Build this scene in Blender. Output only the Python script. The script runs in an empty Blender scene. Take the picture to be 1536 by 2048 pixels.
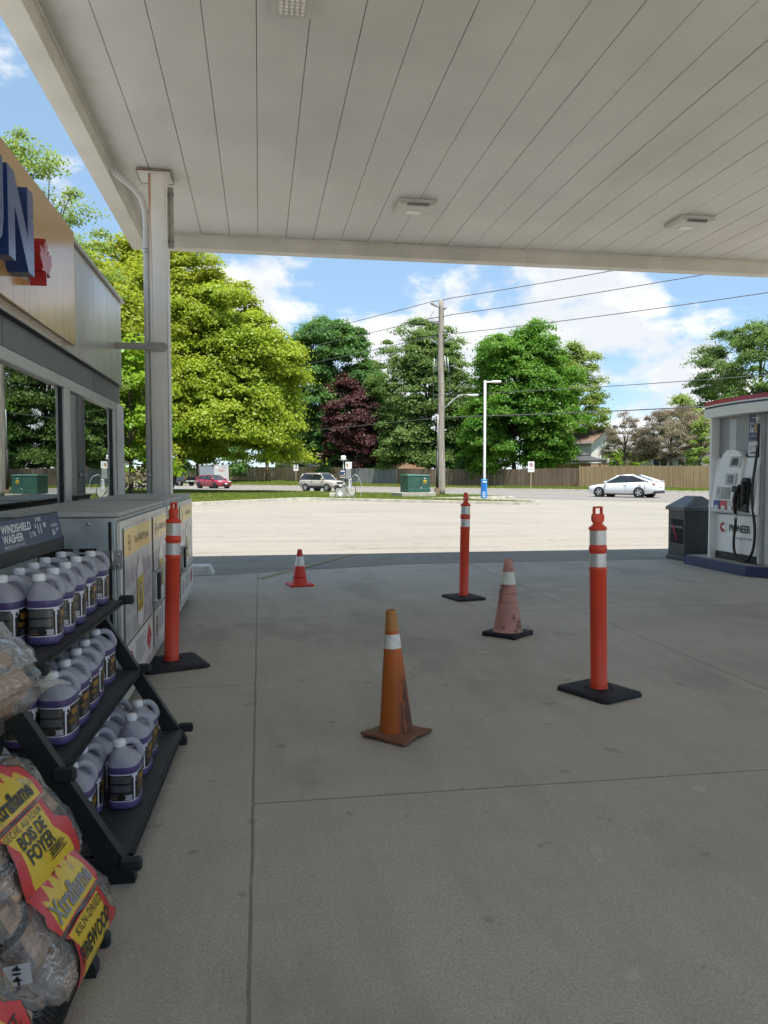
import bpy, bmesh, math, random
import numpy as np
from mathutils import Vector, Matrix, Euler
from mathutils.geometry import tessellate_polygon
R = math.radians
random.seed(7)
sc = bpy.context.scene
C = sc.collection

# ------------------------------------------------------------------ camera
cd = bpy.data.cameras.new("camera")
cam = bpy.data.objects.new("camera", cd); C.objects.link(cam)
cam.location = (0, 0, 1.4)
cam.rotation_euler = (R(90 - 2.77), 0, R(-9.15))
cd.sensor_fit = 'HORIZONTAL'; cd.sensor_width = 36; cd.lens = 36.09
cd.clip_start = 0.05; cd.clip_end = 3000
sc.camera = cam
sc.render.resolution_x, sc.render.resolution_y = 768, 1024

# ------------------------------------------------------------------ exposure and render settings
vs = sc.view_settings
vs.view_transform = 'Standard'; vs.look = 'None'; vs.gamma = 1; vs.exposure = 2.25
vs.use_curve_mapping = False
sc.render.engine = 'CYCLES'
cy = sc.cycles
cy.max_bounces = 12; cy.diffuse_bounces = 6; cy.glossy_bounces = 4
cy.transmission_bounces = 8; cy.transparent_max_bounces = 16
cy.use_denoising = True
cy.sample_clamp_indirect = 8
cy.caustics_reflective = False; cy.caustics_refractive = False

# ------------------------------------------------------------------ sun and sky
SUN_EL, SUN_AZ = R(70.5), R(163)          # azimuth clockwise from +Y: behind the camera, to the right
sd = bpy.data.lights.new("sun", 'SUN'); sd.energy = 2.0; sd.angle = R(0.5); sd.color = (1, .955, .88)
sun = bpy.data.objects.new("sun", sd); C.objects.link(sun)
sv = Vector((math.sin(SUN_AZ)*math.cos(SUN_EL), math.cos(SUN_AZ)*math.cos(SUN_EL), math.sin(SUN_EL)))
sun.rotation_euler = sv.to_track_quat('Z', 'Y').to_euler()
sun.location = (0, -20, 40)

world = bpy.data.worlds.new("World"); sc.world = world; world.use_nodes = True
nt = world.node_tree; nt.nodes.clear()
def wn(t, **k):
    n = nt.nodes.new(t)
    for a, b in k.items(): setattr(n, a, b)
    return n
def wl(a, b): nt.links.new(a, b)
def wmath(op, a, b=None, clamp=False):
    n = wn('ShaderNodeMath', operation=op, use_clamp=clamp)
    for i, x in enumerate((a, b)):
        if x is None: continue
        if isinstance(x, (int, float)): n.inputs[i].default_value = x
        else: wl(x, n.inputs[i])
    return n.outputs[0]
sky = wn('ShaderNodeTexSky', sky_type='NISHITA')
sky.sun_disc = False; sky.sun_elevation = SUN_EL; sky.sun_rotation = SUN_AZ
sky.altitude = 200; sky.air_density = 0.75; sky.dust_density = 0.15; sky.ozone_density = 2.2
tc = wn('ShaderNodeTexCoord')
mp = wn('ShaderNodeMapping'); mp.inputs['Scale'].default_value = (1, 1, 1.9); mp.inputs['Location'].default_value = (3.1, 0.4, 0.2)
wl(tc.outputs['Generated'], mp.inputs['Vector'])
def cloudnoise(off):
    m = wn('ShaderNodeMapping'); m.inputs['Location'].default_value = off
    wl(mp.outputs[0], m.inputs['Vector'])
    n = wn('ShaderNodeTexNoise'); n.inputs['Scale'].default_value = 5.6; n.inputs['Detail'].default_value = 10
    n.inputs['Roughness'].default_value = 0.56; n.inputs['Distortion'].default_value = 0.15
    wl(m.outputs[0], n.inputs['Vector'])
    return n.outputs['Fac']
n1 = cloudnoise((0, 0, 0)); n2 = cloudnoise((0.02, -0.02, 0.07))
sep = wn('ShaderNodeSeparateXYZ'); wl(tc.outputs['Generated'], sep.inputs[0])
# cloud banks stand around these directions (x, y, z, width, weight)
BANKS = [(-.02, .975, .19, 300, .14), (.16, .96, .19, 240, .16), (.24, .94, .235, 700, .10), (.40, .89, .245, 400, .10),
         (-.33, .84, .44, 500, .10), (.48, .87, .14, 500, .15), (-.20, .92, .31, 700, .14), (.66, .75, .22, 300, .10), (.33, .92, .12, 300, .08)]
tot = None
for bx, by, bz, w, k in BANKS:
    v = Vector((bx, by, bz)).normalized()
    d = wn('ShaderNodeVectorMath', operation='DOT_PRODUCT'); wl(tc.outputs['Generated'], d.inputs[0]); d.inputs[1].default_value = v
    g = wmath('MULTIPLY', wmath('POWER', wmath('MAXIMUM', d.outputs['Value'], 0.0001), w), k)
    tot = g if tot is None else wmath('ADD', tot, g)
hz = wmath('MULTIPLY', wmath('SUBTRACT', 1.0, wmath('MULTIPLY', sep.outputs['Z'], 5.0), True), 0.10)   # more cloud low down
def dens(n):
    s = wmath('ADD', wmath('ADD', n, tot), hz)
    mr = wn('ShaderNodeMapRange', interpolation_type='SMOOTHSTEP')
    mr.inputs['From Min'].default_value = 0.535; mr.inputs['From Max'].default_value = 0.65
    wl(s, mr.inputs['Value']); return mr.outputs[0]
d1, d2 = dens(n1), dens(n2)
ccol = wn('ShaderNodeMixRGB'); ccol.inputs[1].default_value = (4.9,4.85,4.75, 1); ccol.inputs[2].default_value = (3.4,3.55,3.75, 1)
wl(wmath('MULTIPLY', d2, 0.75), ccol.inputs[0])
blue = wn('ShaderNodeMixRGB', blend_type='MULTIPLY'); blue.inputs[0].default_value = 1.0
blue.inputs[2].default_value = (1.02,1.0,.93,1); wl(sky.outputs[0], blue.inputs[1])
pale = wn('ShaderNodeMixRGB'); pale.inputs[0].default_value = .6; wl(blue.outputs[0], pale.inputs[1]); pale.inputs[2].default_value = (1.75, 2.75, 3.9, 1)
mixc = wn('ShaderNodeMixRGB'); wl(wmath('MULTIPLY', d1, 0.93), mixc.inputs[0]); wl(pale.outputs[0], mixc.inputs[1]); wl(ccol.outputs[0], mixc.inputs[2])
bg = wn('ShaderNodeBackground'); bg.inputs['Strength'].default_value = 0.051
wl(mixc.outputs[0], bg.inputs['Color'])
wo = wn('ShaderNodeOutputWorld'); wl(bg.outputs[0], wo.inputs['Surface'])

# ------------------------------------------------------------------ materials
class NT:
    """small shader-graph helper"""
    def __init__(s, name):
        s.m = bpy.data.materials.new(name); s.m.use_nodes = True
        s.t = s.m.node_tree; s.t.nodes.clear()
        s.out = s.n('ShaderNodeOutputMaterial'); s.tc = s.n('ShaderNodeTexCoord')
    def n(s, t, **k):
        x = s.t.nodes.new(t)
        for a, b in k.items(): setattr(x, a, b)
        return x
    def put(s, sock, v):
        if v is None: return
        if isinstance(v, bpy.types.NodeSocket): s.t.links.new(v, sock)
        else:
            if hasattr(sock.default_value, '__len__') and len(sock.default_value) == 4 and hasattr(v, '__len__') and len(v) == 3: v = (*v, 1)
            sock.default_value = v
    def math(s, op, a, b=None, c=None, clamp=False):
        x = s.n('ShaderNodeMath', operation=op, use_clamp=clamp)
        for i, v in enumerate((a, b, c)): s.put(x.inputs[i], v)
        return x.outputs[0]
    def obj(s, scale=(1, 1, 1), loc=(0, 0, 0)):
        m = s.n('ShaderNodeMapping'); s.t.links.new(s.tc.outputs['Object'], m.inputs[0])
        m.inputs['Scale'].default_value = scale; m.inputs['Location'].default_value = loc
        return m.outputs[0]
    def noise(s, scale, detail=5, rough=.55, vec=None, dist=0):
        x = s.n('ShaderNodeTexNoise'); s.put(x.inputs['Vector'], vec if vec is not None else s.tc.outputs['Object'])
        x.inputs['Scale'].default_value = scale; x.inputs['Detail'].default_value = detail
        x.inputs['Roughness'].default_value = rough; x.inputs['Distortion'].default_value = dist
        return x.outputs['Fac']
    def ramp(s, v, a, b, smooth=True):
        x = s.n('ShaderNodeMapRange', interpolation_type='SMOOTHSTEP' if smooth else 'LINEAR')
        s.put(x.inputs['Value'], v); x.inputs['From Min'].default_value = a; x.inputs['From Max'].default_value = b
        return x.outputs[0]
    def mix(s, f, a, b, mode='MIX'):
        x = s.n('ShaderNodeMixRGB', blend_type=mode); s.put(x.inputs[0], f); s.put(x.inputs[1], a); s.put(x.inputs[2], b)
        return x.outputs[0]
    def sep(s, v):
        x = s.n('ShaderNodeSeparateXYZ'); s.put(x.inputs[0], v); return x.outputs
    def bump(s, h, strength=.3, dist=.01):
        x = s.n('ShaderNodeBump'); s.put(x.inputs['Height'], h); x.inputs['Strength'].default_value = strength; x.inputs['Distance'].default_value = dist
        return x.outputs[0]
    def bsdf(s, col, rough=.6, metal=0, spec=.5, normal=None, **k):
        x = s.n('ShaderNodeBsdfPrincipled')
        s.put(x.inputs['Base Color'], col); s.put(x.inputs['Roughness'], rough); s.put(x.inputs['Metallic'], metal)
        s.put(x.inputs['Specular IOR Level'], spec)
        if normal is not None: s.put(x.inputs['Normal'], normal)
        for a, b in k.items(): s.put(x.inputs[a.replace('_', ' ')], b)
        return x.outputs[0]
    def done(s, sh):
        s.t.links.new(sh, s.out.inputs['Surface']); return s.m

def mul(c, k): return tuple(min(1, x*k) for x in c)
_M = {}
def M(name, col, rough=.6, metal=0, var=.14, scale=5, bump=0, bscale=60, spec=.5, col2=None, stretch=(1, 1, 1), **k):
    """plain surface: base colour with mottling, slight roughness change and optional bump"""
    if name in _M: return _M[name]
    g = NT(name); v = g.obj(stretch)
    f = g.ramp(g.noise(scale, 6, .62, v), .3, .7)
    c = g.mix(f, mul(col, 1-var), col2 if col2 else mul(col, 1+var))
    r = g.math('ADD', rough-.05, g.math('MULTIPLY', g.noise(scale*2.3, 4, .5, v), .1))
    nb = g.bump(g.noise(bscale, 5, .6, v), bump, .004) if bump else None
    _M[name] = g.done(g.bsdf(c, r, metal, spec, nb, **k)); return _M[name]

# ------------------------------------------------------------------ mesh builder
def rotm(rx=0, ry=0, rz=0): return Euler((R(rx), R(ry), R(rz))).to_matrix().to_4x4()
def T(x=0, y=0, z=0): return Matrix.Translation((x, y, z))
def frame(o, x, y):
    """4x4 with local x,y given as world vectors"""
    x = Vector(x).normalized(); z = x.cross(Vector(y)).normalized(); y = z.cross(x)
    m = Matrix((x, y, z)).transposed().to_4x4(); m.translation = Vector(o); return m
_txt = {}
def textgeo(s, size, bold=0, align='CENTER', shear=0, sx=1, space=1):
    k = (s, size, bold, align, shear, sx, space)
    if k not in _txt:
        cu = bpy.data.curves.new("t", 'FONT'); cu.body = s; cu.size = size; cu.offset = bold; cu.shear = shear
        cu.align_x = align; cu.align_y = 'CENTER'; cu.resolution_u = 3; cu.space_character = space
        ob = bpy.data.objects.new("t", cu); C.objects.link(ob)
        bpy.context.view_layer.update()
        me = ob.to_mesh()
        _txt[k] = ([(v.co.x*sx, v.co.y, 0) for v in me.vertices], [tuple(p.vertices) for p in me.polygons])
        ob.to_mesh_clear(); bpy.data.objects.remove(ob); bpy.data.curves.remove(cu)
    return _txt[k]

class MB:
    def __init__(s): s.v = []; s.f = []; s.mi = []; s.sm = []; s.mats = []
    def add(s, vs, fs, mat, smooth=False, m=None):
        if mat not in s.mats: s.mats.append(mat)
        i = s.mats.index(mat); o = len(s.v)
        if m is not None: vs = [m @ Vector(p) for p in vs]
        s.v += [tuple(p) for p in vs]
        s.f += [tuple(a+o for a in f) for f in fs]
        s.mi += [i]*len(fs); s.sm += [smooth]*len(fs)
        return s
    def box(s, c, d, mat, m=None, bev=0, seg=1):
        hx, hy, hz = d[0]/2, d[1]/2, d[2]/2
        if bev:
            b = bmesh.new(); bmesh.ops.create_cube(b, size=1)
            for v in b.verts: v.co = (v.co.x*d[0], v.co.y*d[1], v.co.z*d[2])
            bmesh.ops.bevel(b, geom=b.edges[:], offset=min(bev, min(d)*.45), segments=seg, profile=.5, affect='EDGES')
            vs = [(v.co.x+c[0], v.co.y+c[1], v.co.z+c[2]) for v in b.verts]; b.verts.index_update()
            fs = [tuple(v.index for v in f.verts) for f in b.faces]; b.free()
            return s.add(vs, fs, mat, seg > 1, m)
        vs = [(c[0]+x*hx, c[1]+y*hy, c[2]+z*hz) for x in (-1, 1) for y in (-1, 1) for z in (-1, 1)]
        return s.add(vs, [(0, 1, 3, 2), (4, 6, 7, 5), (0, 4, 5, 1), (2, 3, 7, 6), (0, 2, 6, 4), (1, 5, 7, 3)], mat, False, m)
    def lathe(s, prof, mat, n=24, m=None, smooth=True, caps=True):
        vs = [(r*math.cos(2*math.pi*k/n), r*math.sin(2*math.pi*k/n), z) for r, z in prof for k in range(n)]
        fs = [(i*n+k, i*n+(k+1) % n, (i+1)*n+(k+1) % n, (i+1)*n+k) for i in range(len(prof)-1) for k in range(n)]
        s.add(vs, fs, mat, smooth, m)
        if caps:
            for i, rev in ((0, True), (len(prof)-1, False)):
                if prof[i][0] > 1e-5:
                    ring = [vs[i*n+k] for k in range(n)]
                    s.add(ring, [tuple(reversed(range(n))) if rev else tuple(range(n))], mat, False, m)
        return s
    def cyl(s, a, b, r, mat, r2=None, n=16, m=None):
        a, b = Vector(a), Vector(b); d = b-a
        q = d.to_track_quat('Z', 'Y').to_matrix().to_4x4(); q.translation = a
        return s.lathe([(r, 0), (r if r2 is None else r2, d.length)], mat, n, q if m is None else m @ q)
    def tube(s, pts, r, mat, n=10, m=None, closed=False):
        pts = [Vector(p) for p in pts]; k = len(pts); rs = r if hasattr(r, '__len__') else [r]*k
        vs = []; up = None
        for i, p in enumerate(pts):
            if closed: t = pts[(i+1) % k]-pts[i-1]
            else: t = pts[min(i+1, k-1)]-pts[max(i-1, 0)]
            t.normalize()
            if up is None: up = Vector((0, 0, 1)) if abs(t.z) < .9 else Vector((1, 0, 0))
            x = up.cross(t)
            if x.length < 1e-4: x = Vector((1, 0, 0)).cross(t)
            x.normalize(); y = t.cross(x); up = y
            vs += [p+(x*math.cos(2*math.pi*j/n)+y*math.sin(2*math.pi*j/n))*rs[i] for j in range(n)]
        fs = [(i*n+j, i*n+(j+1) % n, ((i+1) % k)*n+(j+1) % n, ((i+1) % k)*n+j) for i in range(k if closed else k-1) for j in range(n)]
        if not closed: fs += [tuple(reversed(range(n))), tuple((k-1)*n+j for j in range(n))]
        return s.add(vs, fs, mat, True, m)
    def prism(s, poly, z0, z1, mat, m=None, smooth=False):
        """2-D outline (ccw) extruded along local z"""
        n = len(poly)
        vs = [(x, y, z0) for x, y in poly]+[(x, y, z1) for x, y in poly]
        fs = [(i, (i+1) % n, n+(i+1) % n, n+i) for i in range(n)]
        tri = tessellate_polygon([[Vector((x, y, 0)) for x, y in poly]])
        fs += [tuple(n+i for i in t) for t in tri]+[tuple(reversed(t)) for t in tri]
        return s.add(vs, fs, mat, smooth, m)
    def flat(s, poly, mat, m=None, z=0):
        tri = tessellate_polygon([[Vector((x, y, 0)) for x, y in poly]])
        return s.add([(x, y, z) for x, y in poly], [tuple(t) for t in tri], mat, False, m)
    def rect(s, x0, y0, x1, y1, mat, m=None, z=0): return s.add([(x0, y0, z), (x1, y0, z), (x1, y1, z), (x0, y1, z)], [(0, 1, 2, 3)], mat, False, m)
    def disc(s, x, y, r, mat, m=None, z=0, n=20, r2=None):
        r2 = r2 or r
        return s.flat([(x+r*math.cos(2*math.pi*k/n), y+r2*math.sin(2*math.pi*k/n)) for k in range(n)], mat, m, z)
    def ring(s, x, y, r, w, mat, m=None, z=0, n=24, sy=1):
        vs = [(x+q*math.cos(2*math.pi*k/n), y+sy*q*math.sin(2*math.pi*k/n), z) for q in (r-w, r) for k in range(n)]
        return s.add(vs, [(k, (k+1) % n, n+(k+1) % n, n+k) for k in range(n)], mat, False, m)
    def text(s, t, x, y, size, mat, m=None, z=0, **k):
        vs, fs = textgeo(t, size, **k)
        return s.add([(a+x, b+y, z) for a, b, _ in vs], fs, mat, False, m)
    def build(s, name, parent=None, loc=None):
        me = bpy.data.meshes.new(name); me.from_pydata(s.v, [], s.f)
        for a in s.mats: me.materials.append(a)
        me.polygons.foreach_set('material_index', s.mi); me.polygons.foreach_set('use_smooth', s.sm)
        me.update()
        o = bpy.data.objects.new(name, me); C.objects.link(o)
        if parent is not None: o.parent = parent
        if loc is not None: o.location = loc
        return o

def tag(o, label, cat, group=None):
    o['label'] = label; o['category'] = cat
    if group: o['group'] = group
    return o
def thing(name, label, cat, loc=(0, 0, 0), rz=0, group=None):
    o = bpy.data.objects.new(name, None); C.objects.link(o)
    o.location = loc; o.rotation_euler = (0, 0, R(rz)); o.empty_display_size = .1
    return tag(o, label, cat, group)
def struct(o, kind='structure'): o['kind'] = kind; return o
def dup(root, loc, rz=0, label=None):
    r = root.copy(); C.objects.link(r); r.location = loc; r.rotation_euler = (0, 0, R(rz))
    if label: r['label'] = label
    for ch in list(root.children):
        c = ch.copy(); C.objects.link(c); c.parent = r
        for g in list(ch.children):
            d = g.copy(); C.objects.link(d); d.parent = c
    return r
# ------------------------------------------------------------------ the street runs along U; N points across it, away from the camera
UX, UY, NX, NY = .643, -.766, .766, .643
def un(u, n): return (u*UX+n*NX, u*UY+n*NY)      # u along the street (to the right), n across it

def mat_asphalt(name, base, tone, crack=True, streak=1.0):
    g = NT(name); o = g.tc.outputs['Object']
    big = g.ramp(g.noise(.22, 6, .6), .35, .68)
    mid = g.ramp(g.noise(1.6, 6, .65), .3, .7)
    fine = g.noise(55, 4, .75); grit = g.ramp(g.noise(170, 2, .6), .35, .65)
    c = g.mix(big, mul(base, .86), mul(base, 1.1)); c = g.mix(g.math('MULTIPLY', mid, .45), c, mul(tone, 1.0))
    c = g.mix(.55, c, g.mix(grit, mul(base, .72), mul(base, 1.25)))
    c = g.mix(g.math('MULTIPLY', g.ramp(fine, .55, .75), .35), c, mul(base, .7))
    # old tyre streaks
    st = g.ramp(g.noise(1, 5, .6, g.obj((.16*streak, 1.5*streak, 1))), .50, .66)
    c = g.mix(g.math('MULTIPLY', st, .42), c, mul(base, .6))
    spots = g.ramp(g.noise(2.3, 3, .5, g.obj((1, 1, 1), (9, 4, 0))), .63, .68)
    c = g.mix(g.math('MULTIPLY', spots, .4), c, mul(base, .45))
    if crack:
        v = g.n('ShaderNodeTexVoronoi', feature='DISTANCE_TO_EDGE'); v.inputs['Scale'].default_value = .17
        w = g.n('ShaderNodeVectorMath', operation='ADD'); g.put(w.inputs[0], o)
        nz = g.n('ShaderNodeTexNoise'); nz.inputs['Scale'].default_value = .9; nz.inputs['Detail'].default_value = 6; g.put(nz.inputs['Vector'], o)
        sc_ = g.n('ShaderNodeVectorMath', operation='SCALE'); g.put(sc_.inputs[0], nz.outputs['Color']); sc_.inputs['Scale'].default_value = 1.6
        g.put(w.inputs[1], sc_.outputs[0]); g.put(v.inputs['Vector'], w.outputs[0])
        cr = g.math('SUBTRACT', 1, g.ramp(v.outputs['Distance'], 0.0008, .0045))
        cr = g.math('MULTIPLY', cr, g.ramp(g.noise(.35, 3), .45, .6))
        c = g.mix(g.math('MULTIPLY', cr, .6), c, mul(base, .4))
    return g.done(g.bsdf(c, g.math('ADD', .82, g.math('MULTIPLY', mid, .1)), 0, .3, g.bump(g.math('ADD', fine, grit), .5, .004)))

MAT_lot = mat_asphalt("weathered lot asphalt", (.268,.247,.212), (.222,.206,.18))
MAT_road = mat_asphalt("street asphalt", (.20, .19, .177), (.168, .16, .15), True, .6)

def mat_slab():
    g = NT("canopy concrete slab"); o = g.tc.outputs['Object']
    x, y, z = g.sep(o)
    base = (.405, .372, .315)
    big = g.ramp(g.noise(.5, 6, .6), .3, .7); mid = g.ramp(g.noise(3.2, 7, .7), .3, .7)
    c = g.mix(big, mul(base, .84), mul(base, 1.14)); c = g.mix(g.math('MULTIPLY', mid, .5), c, mul(base, .80))
    grit = g.noise(120, 4, .8); c = g.mix(.42, c, g.mix(g.ramp(grit, .35, .65), mul(base, .55), mul(base, 1.45))); agg = g.ramp(g.noise(260, 2, .5), .62, .68); c = g.mix(g.math('MULTIPLY', agg, .35), c, mul(base, 1.9))
    # brushed wear along the drive lane
    st = g.ramp(g.noise(1, 6, .65, g.obj((3.0, .35, 1))), .46, .64)
    c = g.mix(g.math('MULTIPLY', st, .30), c, mul(base, .68))
    oil = g.ramp(g.noise(.9, 5, .6, g.obj((1, .6, 1), (5, 2, 0))), .52, .66)
    c = g.mix(g.math('MULTIPLY', oil, .42), c, mul(base, .55))
    sp = g.ramp(g.noise(6, 3, .5, g.obj((1, 1, 1), (2, 7, 0))), .672, .70)
    c = g.mix(g.math('MULTIPLY', sp, .35), c, mul(base, .35))
    lp = g.ramp(g.noise(4.3, 4, .6, g.obj((1, 1, 1), (7, 1, 0))), .655, .72)
    c = g.mix(g.math('MULTIPLY', lp, .28), c, mul(base, 1.6))
    dv = g.n('ShaderNodeTexVoronoi', feature='F1'); dv.inputs['Scale'].default_value = 2.1; g.put(dv.inputs['Vector'], o)
    dr = g.math('MULTIPLY', g.math('SUBTRACT', 1, g.ramp(g.math('ADD', dv.outputs['Distance'], g.math('MULTIPLY', g.noise(30, 3), .03)), .035, .055)), g.ramp(g.noise(.8, 3, .5, g.obj((1, 1, 1), (11, 3, 0))), .42, .55))
    c = g.mix(g.math('MULTIPLY', dr, .5), c, mul(base, .4))
    # darker traffic path toward the pumps
    path = g.math('MULTIPLY', g.ramp(g.math('SUBTRACT', 1, g.math('ABSOLUTE', g.math('DIVIDE', g.math('SUBTRACT', x, 4.6), 1.9))), 0, .8), g.ramp(g.noise(1.1, 5), .25, .7))
    c = g.mix(g.math('MULTIPLY', path, .45), c, mul(base, .6))
    wob = g.math('MULTIPLY', g.math('SUBTRACT', g.noise(3, 4), .5), .012)
    def line(coord, pos, w):
        d = g.math('ABSOLUTE', g.math('ADD', g.math('SUBTRACT', coord, pos), wob))
        return g.math('SUBTRACT', 1, g.ramp(d, w*.6, w))
    J = None
    left = g.math('LESS_THAN', x, -.04); right = g.math('SUBTRACT', 1, left)
    for l in ([g.math('MULTIPLY', line(x, -.04, .0075), .8), (line(x, 3.25, .006)), (line(x, 6.4, .006))] +
              [g.math('MULTIPLY', line(y, p, .006), right) for p in (-.9, 3.26, 7.55)] +
              [g.math('MULTIPLY', line(y, p, .005), left) for p in (1.2, 5.15, 9.1)]):
        J = l if J is None else g.math('MAXIMUM', J, l)
    J = g.math('MULTIPLY', J, g.math('ADD', .42, g.math('MULTIPLY', g.noise(9, 3), .6)))
    c = g.mix(g.math('MULTIPLY', J, .85, None, True), c, (.035, .033, .03))
    pale = g.math('MULTIPLY', line(x, -.125, .007), g.ramp(g.noise(2.5, 5), .35, .6))
    pale = g.math('MAXIMUM', pale, g.math('MULTIPLY', line(x, -.165, .004), g.ramp(g.noise(2.1, 5, .6, g.obj((1, 1, 1), (3, 3, 0))), .45, .65)))
    c = g.mix(g.math('MULTIPLY', pale, .4), c, (.42, .40, .37))
    h = g.math('SUBTRACT', g.math('ADD', g.math('MULTIPLY', grit, .6), g.math('MULTIPLY', mid, .3)), g.math('MULTIPLY', J, 3))
    return g.done(g.bsdf(c, g.math('ADD', .66, g.math('MULTIPLY', mid, .14)), 0, .4, g.bump(h, .16, .002)))
MAT_slab = mat_slab()

def mat_grass(name, a, b, dry):
    g = NT(name)
    f = g.ramp(g.noise(1.2, 7, .7), .3, .7); f2 = g.ramp(g.noise(22, 5, .75, g.obj((1, 1, 1))), .3, .7)
    c = g.mix(f, a, b); c = g.mix(g.math('MULTIPLY', f2, .55), c, mul(a, .45))
    c = g.mix(g.math('MULTIPLY', g.ramp(g.noise(3.5, 6, .7, g.obj((1, 1, 1), (4, 4, 4))), .58, .75), .6), c, dry)
    return g.done(g.bsdf(c, .9, 0, .15, g.bump(g.noise(30, 4, .8), 1, .05)))
MAT_grass = mat_grass("mown grass", (.12, .17, .026), (.18, .215, .036), (.30, .28, .10))
MAT_yard = mat_grass("yard grass", (.10, .145, .024), (.15, .185, .035), (.2, .19, .07))
MAT_kerb = M("kerb concrete", (.40, .37, .31), .85, var=.2, scale=3, bump=.4)
MAT_walk = M("sidewalk concrete", (.42, .40, .35), .85, var=.12, scale=3, bump=.3)

# ground sheet to the horizon
b = MB(); n = 24; L = 900
b.add([(-L+2*L*i/n, -L+2*L*j/n, -.004) for j in range(n+1) for i in range(n+1)],
      [(j*(n+1)+i, j*(n+1)+i+1, (j+1)*(n+1)+i+1, (j+1)*(n+1)+i) for j in range(n) for i in range(n)], MAT_lot)
struct(b.build('ground'))
# concrete slab under the canopy (far edge a little oblique)
b = MB(); b.add([(-1.63, -16, .001), (18, -16, .001), (18, 11.9, .001), (2.2, 11.75, .001), (-.5, 10.9, .001), (-1.63, 10.9, .001)], [(0, 1, 2, 3, 4, 5)], MAT_slab)
struct(b.build('pavement'))
# street
def strip(u0, u1, n0, n1, z, mat, z1=None, seg=1):
    b = MB(); z1 = z if z1 is None else z1
    vs = []
    for i in range(seg+1):
        u = u0+(u1-u0)*i/seg
        vs += [(*un(u, n0), z), (*un(u, n1), z1)]
    b.add(vs, [(2*i, 2*i+2, 2*i+3, 2*i+1) for i in range(seg)], mat); return b
struct(strip(-320, 160, 40.2, 61.4, .002, MAT_road).build('road'))
MAT_lane = M("worn white lane paint", (.42, .41, .39), .8, var=.3, scale=2)
MAT_laney = M("worn yellow lane paint", (.45, .36, .16), .8, var=.3, scale=2)
b = MB()
for nn in (50.6, 51.0):
    b.add([(*un(-300, nn-.05), .006), (*un(150, nn-.05), .006), (*un(150, nn+.05), .006), (*un(-300, nn+.05), .006)], [(0, 1, 2, 3)], MAT_laney)
for nn in (45.6, 56.0):
    for k in range(-40, 18):
        u = k*7.5
        b.add([(*un(u, nn-.05), .006), (*un(u+3, nn-.05), .006), (*un(u+3, nn+.05), .006), (*un(u, nn+.05), .006)], [(0, 1, 2, 3)], MAT_lane)
struct(b.build('road_marking'))
# far kerb, verge rising to the fence on the left, sidewalk
b = MB()
b.add([(*un(-300, 61.4), .0), (*un(150, 61.4), .0), (*un(150, 61.42), .13), (*un(-300, 61.42), .13), (*un(150, 61.62), .135), (*un(-300, 61.62), .135)],
      [(0, 1, 2, 3), (3, 2, 4, 5)], MAT_kerb)
struct(b.build('kerb'))
def vz(u, n):           # height of the verge: the ground climbs gently to the left
    k = min(1, max(0, (n-61.6)/9)); s = min(1, max(0, (-52-u)/25))
    return .13+k*(.05+.5*s)
b = MB(); us = list(range(-300, 151, 6)); ns = [61.62, 63.5, 65.5, 67.5, 69.5, 72, 90, 300]
b.add([(*un(u, n_), vz(u, n_)) for u in us for n_ in ns],
      [(i*len(ns)+j, (i+1)*len(ns)+j, (i+1)*len(ns)+j+1, i*len(ns)+j+1) for i in range(len(us)-1) for j in range(len(ns)-1)], MAT_yard)
struct(b.build('verge'))
b = MB(); us = [-14, -11, -8, -5, 0, 6, 14, 30, 60, 150]
b.add([(*un(u, n_), vz(u, n_)+.02) for u in us for n_ in (66.3, 67.7)], [(2*i, 2*i+2, 2*i+3, 2*i+1) for i in range(len(us)-1)], MAT_walk)
struct(b.build('sidewalk'))

# grass island between the lot and the street, with a kerb round its lot side
island = [(-60, 10), (-12.5, 27.6), (-2.98, 36.4), (1.7, 42.2), (2.15, 42.75), (2.75, 42.7), (7.5, 38.2), (12.0, 34.35), (12.75, 34.1), (13.0, 34.6), (12.2, 36.2), (8.6, 41.0),
          un(-24, 40.15), un(-80, 40.1), un(-140, 40.1)]
def inset(poly, d):
    out = []; n = len(poly)
    for i in range(n):
        p0, p1, p2 = Vector(poly[i-1]), Vector(poly[i]), Vector(poly[(i+1) % n])
        a = (p1-p0).normalized(); c = (p2-p1).normalized()
        na, nc = Vector((-a.y, a.x)), Vector((-c.y, c.x)); m = (na+nc).normalized()
        k = d/max(.35, m.dot(na)); out.append(tuple(p1+m*k))
    return out
area = sum(island[i-1][0]*island[i][1]-island[i][0]*island[i-1][1] for i in range(len(island)))
if area < 0: island.reverse()
inn = inset(island, .16)
b = MB(); n = len(island)
b.add([(x, y, -.02) for x, y in island]+[(x, y, .13) for x, y in inset(island, .02)]+[(x, y, .14) for x, y in inn]+[(x, y, .10) for x, y in inn],
      [(r*n+i, r*n+(i+1) % n, (r+1)*n+(i+1) % n, (r+1)*n+i) for r in range(3) for i in range(n)], MAT_kerb)
struct(b.build('kerb'))
b = MB(); b.flat(inn, MAT_grass, z=.12); struct(b.build('grass_island'))
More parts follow.
